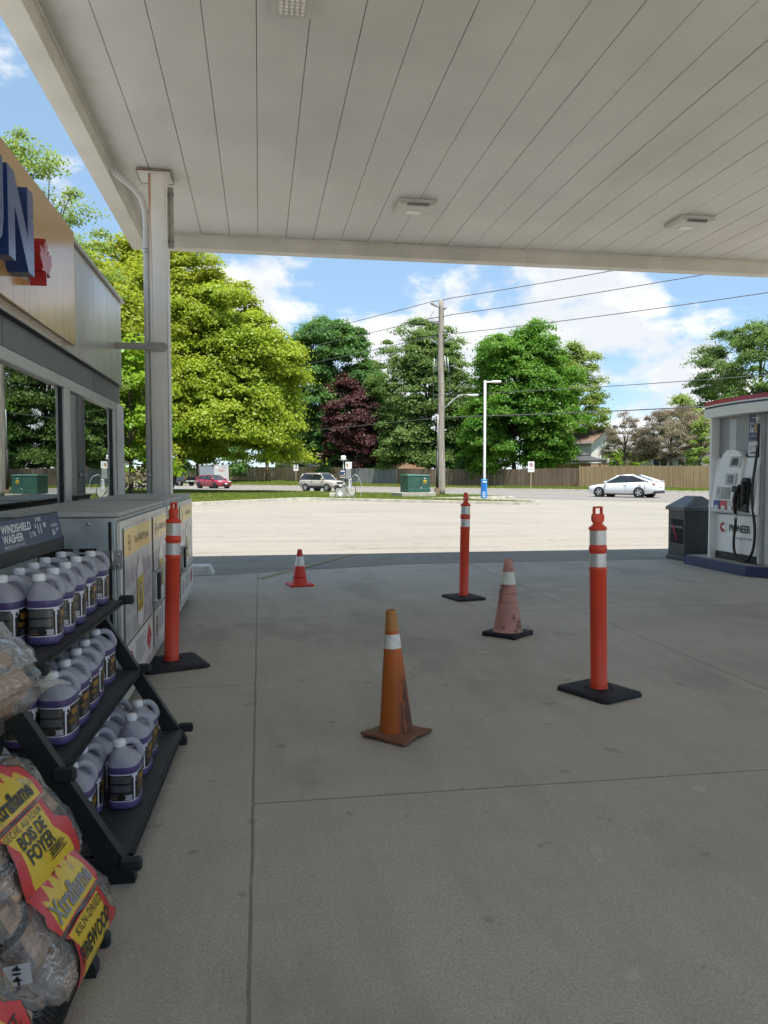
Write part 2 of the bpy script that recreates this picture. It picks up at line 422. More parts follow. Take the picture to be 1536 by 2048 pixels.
# real blades on the island so its edge is not a clean line
rng = np.random.default_rng(3)
def blades(name, pts, hmin, hmax, w, mat):
    N = len(pts); a = rng.uniform(0, 2*math.pi, N); h = rng.uniform(hmin, hmax, N); l = rng.normal(0, .35, (N, 2))*h[:, None]
    d = np.stack([np.cos(a), np.sin(a)], 1)*w
    V = np.zeros((N, 3, 3)); V[:, 0, :2] = pts[:, :2]-d; V[:, 1, :2] = pts[:, :2]+d; V[:, 2, :2] = pts[:, :2]+l
    V[:, :2, 2] = pts[:, 2:3]-.01; V[:, 2, 2] = pts[:, 2]+h
    return fastmesh(name, V.reshape(-1, 3), 3, mat)
def fastmesh(name, V, k, mat, parent=None):
    n = len(V)//k; me = bpy.data.meshes.new(name)
    me.vertices.add(len(V)); me.vertices.foreach_set('co', V.astype(np.float32).ravel())
    me.loops.add(len(V)); me.loops.foreach_set('vertex_index', np.arange(len(V), dtype=np.int32))
    me.polygons.add(n); me.polygons.foreach_set('loop_start', np.arange(0, len(V), k, dtype=np.int32))
    me.materials.append(mat); me.update(calc_edges=True)
    o = bpy.data.objects.new(name, me); C.objects.link(o)
    if parent is not None: o.parent = parent
    return o
def mat_leaf(name, a, b, trans=.35, scale=.35, gloss=.015):
    g = NT(name)
    f = g.ramp(g.noise(scale, 3, .6), .32, .68); f2 = g.ramp(g.noise(3.1, 3, .7), .3, .7)
    c = g.mix(f, a, b); c = g.mix(g.math('MULTIPLY', f2, .35), c, mul(a, .7))
    d = g.n('ShaderNodeBsdfDiffuse'); g.put(d.inputs[0], c)
    t = g.n('ShaderNodeBsdfTranslucent'); g.put(t.inputs[0], g.mix(.4, c, mul(b, 1.35)))
    m = g.n('ShaderNodeMixShader'); m.inputs[0].default_value = trans; g.t.links.new(d.outputs[0], m.inputs[1]); g.t.links.new(t.outputs[0], m.inputs[2])
    gl = g.n('ShaderNodeBsdfGlossy'); gl.inputs['Roughness'].default_value = .45; gl.inputs[0].default_value = (.8, .85, .8, 1)
    m2 = g.n('ShaderNodeMixShader'); m2.inputs[0].default_value = gloss; g.t.links.new(m.outputs[0], m2.inputs[1]); g.t.links.new(gl.outputs[0], m2.inputs[2])
    return g.done(m2.outputs[0])
MAT_blade = mat_leaf("grass blades", (.14, .19, .028), (.23, .26, .05), .3, .8, .03)
P_ = rng.uniform((-14, 27), (13.5, 62), (150000, 2))
def inside(P, poly):
    c = np.zeros(len(P), bool); n = len(poly)
    for i in range(n):
        x0, y0 = poly[i-1]; x1, y1 = poly[i]
        k = ((y0 > P[:, 1]) != (y1 > P[:, 1])) & (P[:, 0] < (x1-x0)*(P[:, 1]-y0)/(y1-y0+1e-12)+x0); c ^= k
    return c
P_ = P_[inside(P_, inn)]
struct(blades('grass', np.c_[P_, np.full(len(P_), .12)], .05, .13, .016, MAT_blade), 'stuff')
us = rng.uniform(-90, 24, 70000); nn = rng.uniform(61.7, 69.6, 70000)
pv = np.stack([us*UX+nn*NX, us*UY+nn*NY, [vz(a, c_) for a, c_ in zip(us, nn)]], 1)
pv = pv[~((nn > 66.2) & (nn < 67.8) & (us > -14))]
struct(blades('grass', pv, .06, .16, .03, MAT_blade), 'stuff')

# faint yellow guide line on the lot
g = NT("worn yellow paint"); f = g.ramp(g.noise(7, 6, .75), .42, .62)
MAT_wyel = g.done(g.bsdf(g.mix(g.math('MULTIPLY', f, .85), (.36, .28, .13), (.25, .235, .205)), .85))
b = MB(); p0, p1 = Vector((-.01, 10.43, 0)), Vector((1.62, 13.45, 0)); d = (p1-p0).normalized(); q = Vector((-d.y, d.x, 0))*.055
for i in range(14):
    a0, a1 = p0+(p1-p0)*(i/14+random.random()*.008), p0+(p1-p0)*((i+1)/14-random.random()*.02)
    b.add([(a0-q)+Vector((0, 0, .006)), (a1-q)+Vector((0, 0, .006)), (a1+q)+Vector((0, 0, .006)), (a0+q)+Vector((0, 0, .006))], [(0, 1, 2, 3)], MAT_wyel)
struct(b.build('road_marking'))
# ------------------------------------------------------------------ canopy over the pumps
def mat_ceiling():
    g = NT("canopy ceiling white enamel")
    base = (.71,.712,.69)
    f = g.ramp(g.noise(.9, 6, .6), .3, .7); f2 = g.ramp(g.noise(.5, 5, .6, g.obj((1.6, .45, 1))), .45, .75)
    c = g.mix(f, mul(base, .93), mul(base, 1.04)); c = g.mix(g.math('MULTIPLY', f2, .30), c, (.50, .47, .42))
    sp = g.ramp(g.noise(34, 3, .5), .70, .76); c = g.mix(g.math('MULTIPLY', sp, .25), c, (.3, .27, .22))
    x, y, z = g.sep(g.tc.outputs['Object'])
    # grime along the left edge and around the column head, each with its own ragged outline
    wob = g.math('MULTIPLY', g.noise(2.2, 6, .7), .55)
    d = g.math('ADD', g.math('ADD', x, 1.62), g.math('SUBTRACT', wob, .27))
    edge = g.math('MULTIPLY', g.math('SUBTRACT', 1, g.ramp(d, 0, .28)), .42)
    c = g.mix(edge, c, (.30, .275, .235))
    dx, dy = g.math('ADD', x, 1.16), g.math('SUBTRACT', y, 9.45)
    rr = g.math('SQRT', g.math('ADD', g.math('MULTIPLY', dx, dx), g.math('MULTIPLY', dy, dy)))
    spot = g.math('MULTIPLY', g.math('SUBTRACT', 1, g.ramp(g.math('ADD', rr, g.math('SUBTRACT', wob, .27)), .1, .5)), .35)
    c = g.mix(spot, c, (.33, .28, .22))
    return g.done(g.bsdf(c, .42, 0, .4, g.bump(g.noise(1.7, 3, .5), .12, .03)))
MAT_ceil = mat_ceiling()
MAT_seam = M("grey seam sealant", (.27, .265, .25), .9)  # grey of the backing seen through the plank gaps
MAT_fascia = M("fascia white enamel", (.66, .64, .58), .45, var=.08, scale=2, spec=.4)
MAT_roofm = M("roof membrane", (.35, .34, .32), .9)
canopy = thing('gas_station_canopy', 'white flat canopy with long plank ceiling over the concrete forecourt', 'canopy')
X0, X1, Y0, Y1, ZC, ZB, ZT = -1.81, 11.0, -0.4, 11.86, 4.89, 4.69, 5.02  # unseen rear edge kept short so light reaches the forecourt from behind
b = MB(); w = .406; x = -1.624
while x < X1-.25:
    g2 = .003; xe = min(x+w, X1-.2)
    dz = random.uniform(-.002, .002)
    vs = []
    for yy in (Y0+.2, 1.5, 3.5, 6, 9, Y1-.2):
        zz = ZC+dz+random.uniform(-.0015, .0015)
        vs += [(x+g2, yy, ZC+.022), (x+g2, yy, zz+.004), (x+g2+.008, yy, zz), (xe-g2-.008, yy, zz), (xe-g2, yy, zz+.004), (xe-g2, yy, ZC+.022)]
    fs = [(r*6+i, r*6+i+1, (r+1)*6+i+1, (r+1)*6+i) for r in range(5) for i in range(5)]
    b.add(vs, fs, MAT_ceil); x += w
b.build('ceiling', canopy)
b = MB(); b.box(((X0+X1)/2, (Y0+Y1)/2, ZC+.05), (X1-X0-.42, Y1-Y0-.42, .05), MAT_seam); b.build('seam_backing', canopy)
b = MB(); o_, i_ = .006, .2
for (xa, xb, ya, yb) in ((X0, X0+i_, Y0, Y1), (X1-i_, X1, Y0, Y1), (X0+i_, X1-i_, Y1-i_, Y1), (X0+i_, X1-i_, Y0, Y0+i_)):
    b.box(((xa+xb)/2, (ya+yb)/2, (ZB+ZT)/2), (xb-xa, yb-ya, ZT-ZB), MAT_fascia)
b.build('fascia', canopy)
b = MB()          # angle trim where the ceiling meets the fascia lip, and lap joints of the flange
b.box(((X0+X1)/2, Y1-i_-.012, ZC-.012), (X1-X0-2*i_-.01, .02, .02), MAT_fascia)
b.box((X0+i_+.012, (Y0+Y1)/2-.02, ZC-.012), (.02, Y1-Y0-2*i_-.1, .02), MAT_fascia)
for yy in (1.1, 4.2, 7.3, 10.4): b.box((X0+.1, yy, ZB-.001), (.204, .012, .004), MAT_fascia)
for xx in (1.2, 4.2, 7.2): b.box((xx, Y1-.1, ZB-.001), (.012, .204, .004), MAT_fascia)
b.build('trim', canopy)
b = MB(); b.box(((X0+X1)/2, (Y0+Y1)/2, 4.985), (X1-X0-.4, Y1-Y0-.4, .06), MAT_roofm); b.build('roof_deck', canopy)

# recessed luminaires
MAT_lum = M("luminaire housing white", (.60, .59, .56), .4, var=.05)
MAT_lens = M("frosted lens", (.82, .81, .76), .25, var=.03, spec=.6)
MAT_fin = M("cooling fin grey", (.25, .25, .255), .5, metal=.3)
def ceiling_light(x, y, label):
    t = thing('ceiling_light', label, 'ceiling light', (x, y, ZC), group='canopy ceiling lights')
    b = MB(); b.box((0, 0, -.02), (.50, .46, .04), MAT_lum, bev=.01)
    b.add([(-.25, -.23, -.04), (.25, -.23, -.04), (.25, .23, -.04), (-.25, .23, -.04), (-.2, -.2, -.065), (.2, -.2, -.065), (.2, .17, -.065), (-.2, .17, -.065)],
          [(0, 4, 5, 1), (1, 5, 6, 2), (2, 6, 7, 3), (3, 7, 4, 0), (4, 7, 6, 5)], MAT_lum)
    b.build('housing', t)
    b = MB(); b.box((0, .09, -.068), (.20, .13, .008), MAT_lens, bev=.003); b.build('lens', t)
    b = MB()
    for k in range(12): b.box((-.13+k*.0236, -.20, -.062), (.012, .05, .03), MAT_fin)
    b.build('fin', t)
ceiling_light(2.01, 9.96, 'square white ceiling light between two seams near the middle of the canopy front')
ceiling_light(5.86, 9.97, 'square white ceiling light of the canopy nearest the fuel pump')
t = thing('ceiling_light', 'white ceiling light with round lenses, nearest to the camera at the top of the photo', 'ceiling light', (.26, 5.86, ZC), group='canopy ceiling lights')
b = MB(); b.box((0, 0, -.02), (.30, .36, .04), MAT_lum, bev=.012, seg=2); b.build('housing', t)
b = MB(); b.box((0, 0, -.042), (.22, .27, .006), MAT_lum)
for i in range(5):
    for j in range(6): b.lathe([(.014, -.045), (.016, -.05), (.010, -.056), (.0, -.058)], MAT_lens, 10, T(-.08+i*.04, -.105+j*.042, 0), caps=False)
b.build('lens', t)

# ------------------------------------------------------------------ canopy column
def mat_column():
    g = NT("column white paint"); base = (.80, .785, .74)
    f = g.ramp(g.noise(2.5, 6, .6), .3, .7); c = g.mix(f, mul(base, .92), mul(base, 1.05))
    drip = g.ramp(g.noise(1, 5, .6, g.obj((26, 26, .5))), .55, .72); c = g.mix(g.math('MULTIPLY', drip, .22), c, (.28, .25, .2))
    x, y, z = g.sep(g.tc.outputs['Object'])
    w = g.math('MULTIPLY', g.math('SUBTRACT', g.noise(1, 4, .5, g.obj((2, 2, .8))), .5), .06)
    xx = g.math('ADD', x, w)
    front = g.math('LESS_THAN', y, -.1)
    for pos, wd, zlen, k in ((-.095, .010, 2.3, .95), (-.082, .014, 1.5, .9), (-.068, .007, 2.9, .7), (-.104, .006, 3.4, .5)):
        m = g.math('SUBTRACT', 1, g.ramp(g.math('ABSOLUTE', g.math('SUBTRACT', xx, pos)), wd*.3, wd))
        m = g.math('MULTIPLY', m, g.ramp(z, 4.85-zlen, 4.75)); m = g.math('MULTIPLY', g.math('MULTIPLY', m, front), k)
        c = g.mix(m, c, (.42, .19, .045))
    return g.done(g.bsdf(c, .5, 0, .4))
MAT_col = mat_column()
MAT_galv = M("galvanised pipe", (.52, .53, .54), .38, metal=.55, var=.1)
MAT_pipe = M("painted downpipe", (.57, .57, .56), .45, var=.06)
MAT_cond = M("grey plastic conduit", (.36, .345, .31), .55, var=.15)
MAT_brk = M("bracket grey paint", (.33, .325, .31), .55)
MAT_rust = M("rusty steel plate", (.40, .36, .31), .8, var=.5, scale=14, col2=(.22, .10, .05))
col = thing('canopy_column', 'white steel canopy column with orange rust streaks and a downpipe', 'column', (-1.145, 9.45, 0))
b = MB(); b.box((0, 0, 2.44), (.20, .215, 4.88), MAT_col, bev=.012, seg=2)
b.box((.105, 0, 2.44), (.010, .23, 4.86), MAT_col)
b.build('post', col)
b = MB(); b.box((-.03, 0, 4.868), (.37, .40, .016), MAT_ceil)
for s in (-1, 1): b.box((-.03, s*.203, 4.863), (.38, .006, .016), MAT_rust); b.box((-.03+s*.188, 0, 4.863), (.006, .40, .016), MAT_rust)
b.build('cap_plate', col)
b = MB(); b.tube([(-.62, -.55, 4.80), (-.52, -.47, 4.80), (-.25, -.18, 4.66), (-.18, -.10, 4.58), (-.145, -.06, 4.46), (-.14, -.05, 4.3), (-.14, -.05, .1)], .033, MAT_pipe, 12)
b.build('downpipe', col)
b = MB(); b.tube([(-.14, -.05, 4.02), (-.14, -.05, 3.97)], .041, MAT_galv, 14); b.tube([(-.14, -.05, 4.47), (-.14, -.05, 4.42)], .039, MAT_pipe, 14)
b.tube([(-.14, -.05, 1.42), (-.14, -.05, 1.37)], .041, MAT_galv, 14); b.build('pipe_clamp', col)
b = MB(); b.tube([(.145, -.02, 4.74), (.145, -.02, 4.05)], .030, MAT_cond, 14)
for zz in (4.66, 4.12): b.tube([(.145, -.02, zz+.015), (.145, -.02, zz-.015)], .035, MAT_fin, 14)
b.build('conduit', col)
b = MB(); b.box((-.26, -.13, 2.885), (.44, .035, .075), MAT_brk, bev=.006)
b.prism([(-.14, -.05), (.06, -.05), (.085, -.03), (.095, 0), (.085, .03), (.06, .05), (-.14, .05)], -.012, .012, MAT_brk, T(0, -.125, 2.885) @ rotm(90))
for xx in (-.1, .055): b.disc(xx, 0, .009, MAT_fin, T(0, -.1385, 2.885) @ rotm(90))
b.build('bracket', col)
b = MB(); b.box((.1125, 0, 1.86), (.004, .07, .26), MAT_col, bev=.001); b.build('cover_plate', col)

# ------------------------------------------------------------------ shop
XF = -1.63
MAT_panel = M("aluminium composite panel", (.50, .49, .46), .22, metal=.25, var=.08, scale=1.3, stretch=(1, 1, .3), spec=.6, bump=.015, bscale=2)
MAT_band = M("dark grey fascia band", (.105, .11, .112), .45, var=.1, scale=1.5)
MAT_trim = M("anodised window frame", (.47, .465, .44), .38, metal=.35, var=.06)
MAT_gasket = M("black gasket", (.015, .016, .02), .5)
MAT_wall = M("painted block wall", (.48, .475, .46), .6, var=.1, scale=2, bump=.1)
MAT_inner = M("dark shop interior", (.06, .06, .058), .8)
MAT_tile = M("shop floor tile", (.2, .19, .17), .4)
def mat_glass(name, tint, rmin=.09):
    g = NT(name)
    lw = g.n('ShaderNodeFresnel'); lw.inputs[0].default_value = 1.52
    f = g.math('ADD', rmin, g.math('MULTIPLY', lw.outputs[0], 1.25), None, True)
    a = g.n('ShaderNodeBsdfTransparent'); g.put(a.inputs[0], tint)
    bb = g.n('ShaderNodeBsdfGlossy'); bb.inputs['Roughness'].default_value = .0; bb.inputs[0].default_value = (.82, .87, .86, 1)
    g.put(bb.inputs['Normal'], g.bump(g.noise(.9, 2, .4), .02, .05))
    m = g.n('ShaderNodeMixShader'); g.put(m.inputs[0], f); g.t.links.new(a.outputs[0], m.inputs[1]); g.t.links.new(bb.outputs[0], m.inputs[2])
    return g.done(m.outputs[0])
MAT_pane = mat_glass("shop window glass", (.55, .60, .58), .3)
def mat_sign():
    g = NT("ochre sign face"); base = (.55, .32, .10)
    c = g.mix(g.ramp(g.noise(1.2, 4), .3, .7), mul(base, .93), mul(base, 1.06))
    x, y, z = g.sep(g.tc.outputs['Object'])
    st = g.ramp(g.noise(1, 6, .7, g.obj((1, 16, .9))), .50, .72)
    st = g.math('MULTIPLY', st, g.math('SUBTRACT', 1, g.ramp(z, 2.5, 3.2)))
    c = g.mix(g.math('MULTIPLY', st, .65), c, (.20, .10, .045))
    s2 = g.ramp(g.noise(1, 4, .6, g.obj((1, 2.2, 1), (2, 5, 1))), .6, .66); c = g.mix(g.math('MULTIPLY', s2, .15), c, (.25, .14, .07))
    return g.done(g.bsdf(c, .17, 0, .6, g.bump(g.noise(1.3, 2, .5), .04, .05), Coat_Weight=.3, Coat_Roughness=.12))
MAT_sign = mat_sign()
MAT_blue = M("blue letter face", (.03, .075, .24), .25, var=.05, spec=.7)
MAT_bluside = M("blue letter return", (.012, .04, .16), .4, var=.05)
MAT_red = M("red leaf face", (.42, .03, .035), .3, var=.08, spec=.6)

shop = thing('shop_building', 'low grey shop with ochre sign band and large reflecting windows', 'building')
YE = 9.68
b = MB()
b.box((XF-.11, -1.95, 1.12), (.2, 7.9, 2.24), MAT_wall)                   # blind wall nearer than the windows
b.box((XF-.11, (2.0+YE)/2, .21), (.2, YE-2.0, .42), MAT_wall)              # sill wall
b.box((XF-.085, 9.45, 1.11), (.21, .46, 2.22), MAT_wall)                   # corner pier
b.box((-6.8, YE-.1, 1.72), (10, .2, 3.44), MAT_wall); b.box((-6.8, -5.9, 1.72), (10, .2, 3.44), MAT_wall); b.box((-11.9, 1.9, 1.72), (.2, 15.4, 3.44), MAT_wall)
b.build('wall', shop)
b = MB(); b.box((XF-.12, 1.87, 2.34), (.2, 15.55, .2), MAT_band)
for y in (2.6, 5.4, 8.2): b.box((XF-.0195, y, 2.34), (.002, .006, .19), MAT_gasket)
b.build('fascia_band', shop)
b = MB(); ys = [-5.9, -3, 0, 3, 7.39, 8.12, 8.84, 9.42, YE]
for ya, yb in zip(ys[:-1], ys[1:]): b.box((XF-.10, (ya+yb)/2, 2.945), (.21, yb-ya-.008, .99), MAT_panel, bev=.004)
b.box((XF-.12, 1.9, 2.95), (.19, 15.5, .97), MAT_gasket)
b.box((XF-.0, 1.9, 2.447), (.05, 15.6, .008), MAT_gasket)
b.build('parapet_panel', shop)
b = MB(); b.box((XF-.13, 1.9, 3.462), (.34, 15.7, .03), MAT_trim, bev=.005); b.build('coping', shop)
b = MB(); b.box((-6.8, 1.9, 3.35), (10.1, 15.4, .1), MAT_roofm); b.build('roof', shop)
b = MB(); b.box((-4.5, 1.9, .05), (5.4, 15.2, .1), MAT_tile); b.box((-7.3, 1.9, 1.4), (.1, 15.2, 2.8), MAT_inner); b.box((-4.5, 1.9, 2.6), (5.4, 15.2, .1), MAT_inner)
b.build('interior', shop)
def window(y0, y1, z0, z1, mid=()):
    fr = MB(); fx = XF-.02
    fr.box((fx, (y0+y1)/2, z1-.045), (.06, y1-y0, .09), MAT_trim, bev=.006); fr.box((fx, (y0+y1)/2, z0+.04), (.06, y1-y0, .08), MAT_trim, bev=.006)
    for y in (y0+.045, y1-.045, *mid): fr.box((fx, y, (z0+z1)/2), (.058, .09, z1-z0-.172), MAT_trim, bev=.006)
    f = fr.build('window', shop)
    g = MB(); e = [y0+.09]+[q for m_ in mid for q in (m_-.045, m_+.045)]+[y1-.09]
    for a, c in zip(e[::2], e[1::2]): g.add([(fx-.01, a, z0+.08), (fx-.01, c, z0+.08), (fx-.01, c, z1-.09), (fx-.01, a, z1-.09)], [(0, 1, 2, 3)], MAT_pane)
    g.build('pane', f)
    for a, c in zip(e[::2], e[1::2]):
        for y in (a+.006, c-.006): k = MB(); k.box((fx+.0, y, (z0+z1)/2-.005), (.014, .012, z1-z0-.18), MAT_gasket); k.build('gasket', f)
window(2.02, 6.98, .43, 2.225, (4.5,)); window(6.99, 9.21, .43, 2.225)
b = MB(); b.box((XF+.03, 2.6, 2.975), (.12, 8.72, .96), MAT_sign, bev=.006); b.build('sign_panel', shop)
MF = frame((XF+.092, -.09, 0), (0, 1, 0), (0, 0, 1))        # local x = +Y, y = up, z = toward the pumps
b = MB()
for poly in ([(4.86, 2.66), (4.985, 2.66), (4.985, 2.98), (5.245, 2.66), (5.37, 2.66), (5.37, 3.18), (5.245, 3.18), (5.245, 2.87), (4.985, 3.18), (4.86, 3.18)],
             [(4.28, 3.18), (4.28, 2.85), (4.31, 2.74), (4.40, 2.67), (4.53, 2.655), (4.66, 2.67), (4.75, 2.74), (4.78, 2.85), (4.78, 3.18), (4.655, 3.18), (4.655, 2.87), (4.62, 2.79), (4.53, 2.765), (4.44, 2.79), (4.405, 2.87), (4.405, 3.18)]):
    n = len(poly); b.prism(poly, .0, .125, MAT_bluside, MF); b.flat(poly, MAT_blue, MF, .1265)
b.build('sign_letter', shop)
leaf = [(0, -.16), (.012, -.06), (.11, -.075), (.085, -.04), (.165, .03), (.135, .04), (.15, .095), (.09, .08), (.078, .105), (.03, .055), (.05, .145), (.022, .13), (0, .175)]
leaf = leaf+[(-x, y) for x, y in reversed(leaf[1:-1])]
leaf = [(x*.95+5.72, y*.95+2.84) for x, y in leaf]
b = MB(); b.prism(leaf, 0, .11, MAT_red, MF); b.box((5.5, 2.82, .02), (.2, .03, .03), MAT_trim, MF); b.build('sign_emblem', shop)
b = MB(); b.tube([(XF+.09, 5.3, 2.70), (XF+.09, 5.7, 2.72)], .012, MAT_trim, 8); b.build('sign_bracket', shop)
# hanging things inside the shop window
MAT_purple = M("purple banner cloth", (.16, .06, .17), .8); MAT_ycard = M("yellow display card", (.42, .26, .04), .6)
t = thing('banner', 'narrow purple banner hanging inside the shop window', 'banner', (-2.0, 6.15, 0))
b = MB(); b.box((0, 0, 1.45), (.012, .16, .72), MAT_purple); b.build('cloth', t); b = MB(); b.box((0, 0, 1.82), (.02, .2, .02), MAT_trim); b.build('rail', t)
t = thing('display_card', 'pointed yellow card hanging behind the shop window glass', 'display card', (-2.0, 6.52, 0))
b = MB(); b.prism([(0, -.24), (.085, .02), (.07, .12), (0, .2), (-.07, .12), (-.085, .02)], 0, .008, MAT_ycard, frame((0, 0, 1.36), (0, 1, 0), (0, 0, 1))); b.build('card', t)
b = MB(); b.tube([(0.004, 0, 1.55), (0.004, 0, 2.5)], .003, MAT_gasket, 5); b.build('string', t)
t = thing('display_shelf', 'dark shelf unit standing inside the shop behind the window', 'shelf', (-3.4, 5.6, .1))
b = MB()
for z in (.1, .5, .9, 1.3): b.box((0, 0, z), (.5, 2.2, .04), MAT_trim)
b.build('shelf', t)
for y in (-1.1, 1.1): b = MB(); b.box((0, y, .75), (.5, .04, 1.5), MAT_band); b.build('side_panel', t)
# ------------------------------------------------------------------ delineator posts
def mat_dirty(name, col, dirt, amount=.35, scale=7, rough=.5, spec=.5, stretch=(1, 1, 1), lo=.52, hi=.66, var=.1):
    g = NT(name); v = g.obj(stretch)
    c = g.mix(g.ramp(g.noise(3, 5), .3, .7), mul(col, 1-var), mul(col, 1+var))
    f = g.ramp(g.noise(scale, 7, .68, v), lo, hi); c = g.mix(g.math('MULTIPLY', f, amount), c, dirt)
    f2 = g.ramp(g.noise(scale*5, 4, .6), .62, .7); c = g.mix(g.math('MULTIPLY', f2, amount*.6), c, dirt)
    return g.done(g.bsdf(c, g.math('ADD', rough, g.math('MULTIPLY', f, .2)), 0, spec, g.bump(g.noise(40, 4), .06, .003)))
MAT_org = mat_dirty("delineator orange plastic", (.70, .06, .022), (.35, .05, .03), .35, 6, .42)
MAT_rub = M("black rubber base", (.018, .019, .02), .75, var=.4, scale=18, bump=.7, bscale=90, spec=.35)
def mat_reflective():
    g = NT("silver reflective sheeting"); x, y, z = g.sep(g.tc.outputs['Object'])
    v = g.n('ShaderNodeTexVoronoi', feature='DISTANCE_TO_EDGE'); v.inputs['Scale'].default_value = 90; g.put(v.inputs['Vector'], g.tc.outputs['Object'])
    c = g.mix(g.ramp(v.outputs['Distance'], .0, .1), (.42, .43, .44), (.62, .63, .63))
    dots = g.ramp(g.noise(26, 2), .6, .7); c = g.mix(g.math('MULTIPLY', dots, .3), c, (.75, .76, .76))
    return g.done(g.bsdf(c, .3, .35, .6))
MAT_refl = mat_reflective()
def delineator(x, y, rz_base, rz_top, lean, leandir, label, bw=.36, bd=.43):
    t = thing('delineator_post', label, 'delineator post', (x, y, 0), group='orange delineator posts on rubber bases')
    LM = T(0, 0, .03) @ rotm(0, 0, leandir) @ rotm(0, lean, 0) @ rotm(0, 0, rz_top-leandir)
    b = MB()
    r = .0515
    b.lathe([(.056, -.01), (.058, .0), (.057, .006), (.0545, .03), (.0545, .05), (.0525, .055), (.0525, .76), (.0555, .764), (.0575, .772), (.0555, .78), (.0515, .784)], MAT_org, 32, LM, caps=False)
    b.lathe([(.0515, .874), (.0535, .878), (.0545, .888), (.0575, .894), (.058, .902), (.0555, .91), (.0535, .922), (.0515, .925)], MAT_org, 32, LM, caps=False)
    b.lathe([(.0515, .784), (.0515, .874)], MAT_org, 32, LM, caps=False); b.lathe([(.0512, .925), (.0512, 1.02)], MAT_org, 32, LM, caps=False)
    b.lathe([(.0515, 1.02), (.0565, 1.023), (.0578, 1.031), (.055, 1.038), (.038, 1.05), (.028, 1.062), (.026, 1.068)], MAT_org, 32, LM)
    b.build('post', t)
    b = MB(); b.lathe([(.0522, .787), (.0522, .872)], MAT_refl, 32, LM, caps=False); b.build('reflective_band', t)
    b = MB(); b.lathe([(.0522, .928), (.0522, 1.018)], MAT_refl, 32, LM, caps=False); b.build('reflective_band', t)
    b = MB()
    hd = LM @ T(0, 0, 1.062) @ rotm(90)
    prof = [(.024, 0), (.036, .012), (.041, .032), (.038, .052), (.033, .06), (-.033, .06), (-.038, .052), (-.041, .032), (-.036, .012), (-.024, 0)]
    b.prism(prof, -.014, .014, MAT_org, hd); b.prism([(x_*.75, y_*.75+.008) for x_, y_ in prof], -.019, .019, MAT_org, hd)
    for s in (-1, 1): b.box((s*.0265, .078, 0), (.012, .042, .026), MAT_org, hd, bev=.004)
    b.box((0, .102, 0), (.065, .012, .026), MAT_org, hd, bev=.005)
    b.build('handle', t)
    b = MB(); c_ = .028; hw, hd_ = bw/2, bd/2
    o = [(hw-c_, -hd_), (hw, -hd_+c_), (hw, hd_-c_), (hw-c_, hd_), (-hw+c_, hd_), (-hw, hd_-c_), (-hw, -hd_+c_), (-hw+c_, -hd_)]
    n = 8; rings = [(1, .002), (1.0, .016), (.97, .026), (.80, .034), (.42, .036)]
    vs = [(x_*s, y_*s, z) for s, z in rings for x_, y_ in o]
    RB = rotm(0, 0, rz_base)
    b.add(vs, [(i*n+k, i*n+(k+1) % n, (i+1)*n+(k+1) % n, (i+1)*n+k) for i in range(4) for k in range(n)]+[tuple(4*n+k for k in range(n)), tuple(reversed(range(n)))], MAT_rub, False, RB)
    for k in range(4): b.tube([(.085*math.cos(R(a)), .085*math.sin(R(a)), .037) for a in range(90*k+15, 90*k+76, 12)], .006, MAT_rub, 6, RB)
    b.build('rubber_base', t)
    return t
delineator(2.14, 4.605, 24, 9, 1.2, 180, 'orange delineator post with open handle turned to the camera, nearest the fuel pump')
delineator(2.27, 8.42, 15, 98, 1.0, 0, 'farthest orange delineator post, beyond the faded pink cone')
delineator(-.655, 5.80, 20, 62, 1.6, 8, 'orange delineator post standing against the propane cage doors', .46, .46)

# ------------------------------------------------------------------ traffic cones
def mat_cone_org():
    g = NT("weathered orange cone"); base = (.42, .105, .016)
    c = g.mix(g.ramp(g.noise(5, 5), .3, .7), mul(base, .88), mul(base, 1.1))
    x, y, z = g.sep(g.tc.outputs['Object'])
    sc_ = g.ramp(g.noise(1, 6, .65, g.obj((22, 22, 6), (3, 0, 0))), .41, .50)
    side = g.math('MULTIPLY', g.ramp(x, -.02, .03), g.math('SUBTRACT', 1, g.ramp(z, .22, .42)))
    c = g.mix(g.math('MULTIPLY', g.math('MULTIPLY', sc_, side), .95), c, (.06, .03, .02))
    s2 = g.math('MULTIPLY', g.ramp(g.noise(1, 4, .5, g.obj((60, 60, 3), (1, 5, 2))), .52, .6), g.ramp(x, .02, .05)); c = g.mix(g.math('MULTIPLY', s2, .75), c, (.10, .05, .03))
    s3 = g.ramp(g.noise(9, 5, .7), .58, .66); c = g.mix(g.math('MULTIPLY', s3, .45), c, (.16, .07, .03))
    top = g.ramp(z, .57, .575); c = g.mix(g.math('MULTIPLY', top, .75), c, (.36, .19, .055))
    return g.done(g.bsdf(c, .55, 0, .4, g.bump(g.noise(30, 4), .12, .004)))
MAT_cone1 = mat_cone_org()
MAT_cone1b = mat_dirty("rusty brown cone foot", (.19, .082, .043), (.10, .05, .03), .5, 8, .75)
MAT_cone2 = mat_dirty("sun bleached pink cone", (.50, .245, .20), (.09, .05, .045), .9, 8, .6, lo=.50, hi=.62, stretch=(1, 1, .55))
MAT_cone3 = mat_dirty("bright red orange cone", (.66, .04, .02), (.25, .03, .02), .6, 12, .45)
MAT_band = M("dark grey fascia band", (.1, .1, .1))
MAT_white = M("scuffed white band", (.66, .66, .63), .35, metal=.15, var=.2, scale=16, spec=.6)
MAT_band2 = M("yellowed white band", (.62, .64, .58), .45, var=.1, scale=12)
t = thing('traffic_cone', 'tall worn orange cone with brown square foot and dark scuffs, nearest the camera', 'traffic cone', (.715, 4.015, 0), 0, 'traffic cones')
LM = rotm(0, -2.6, 0)
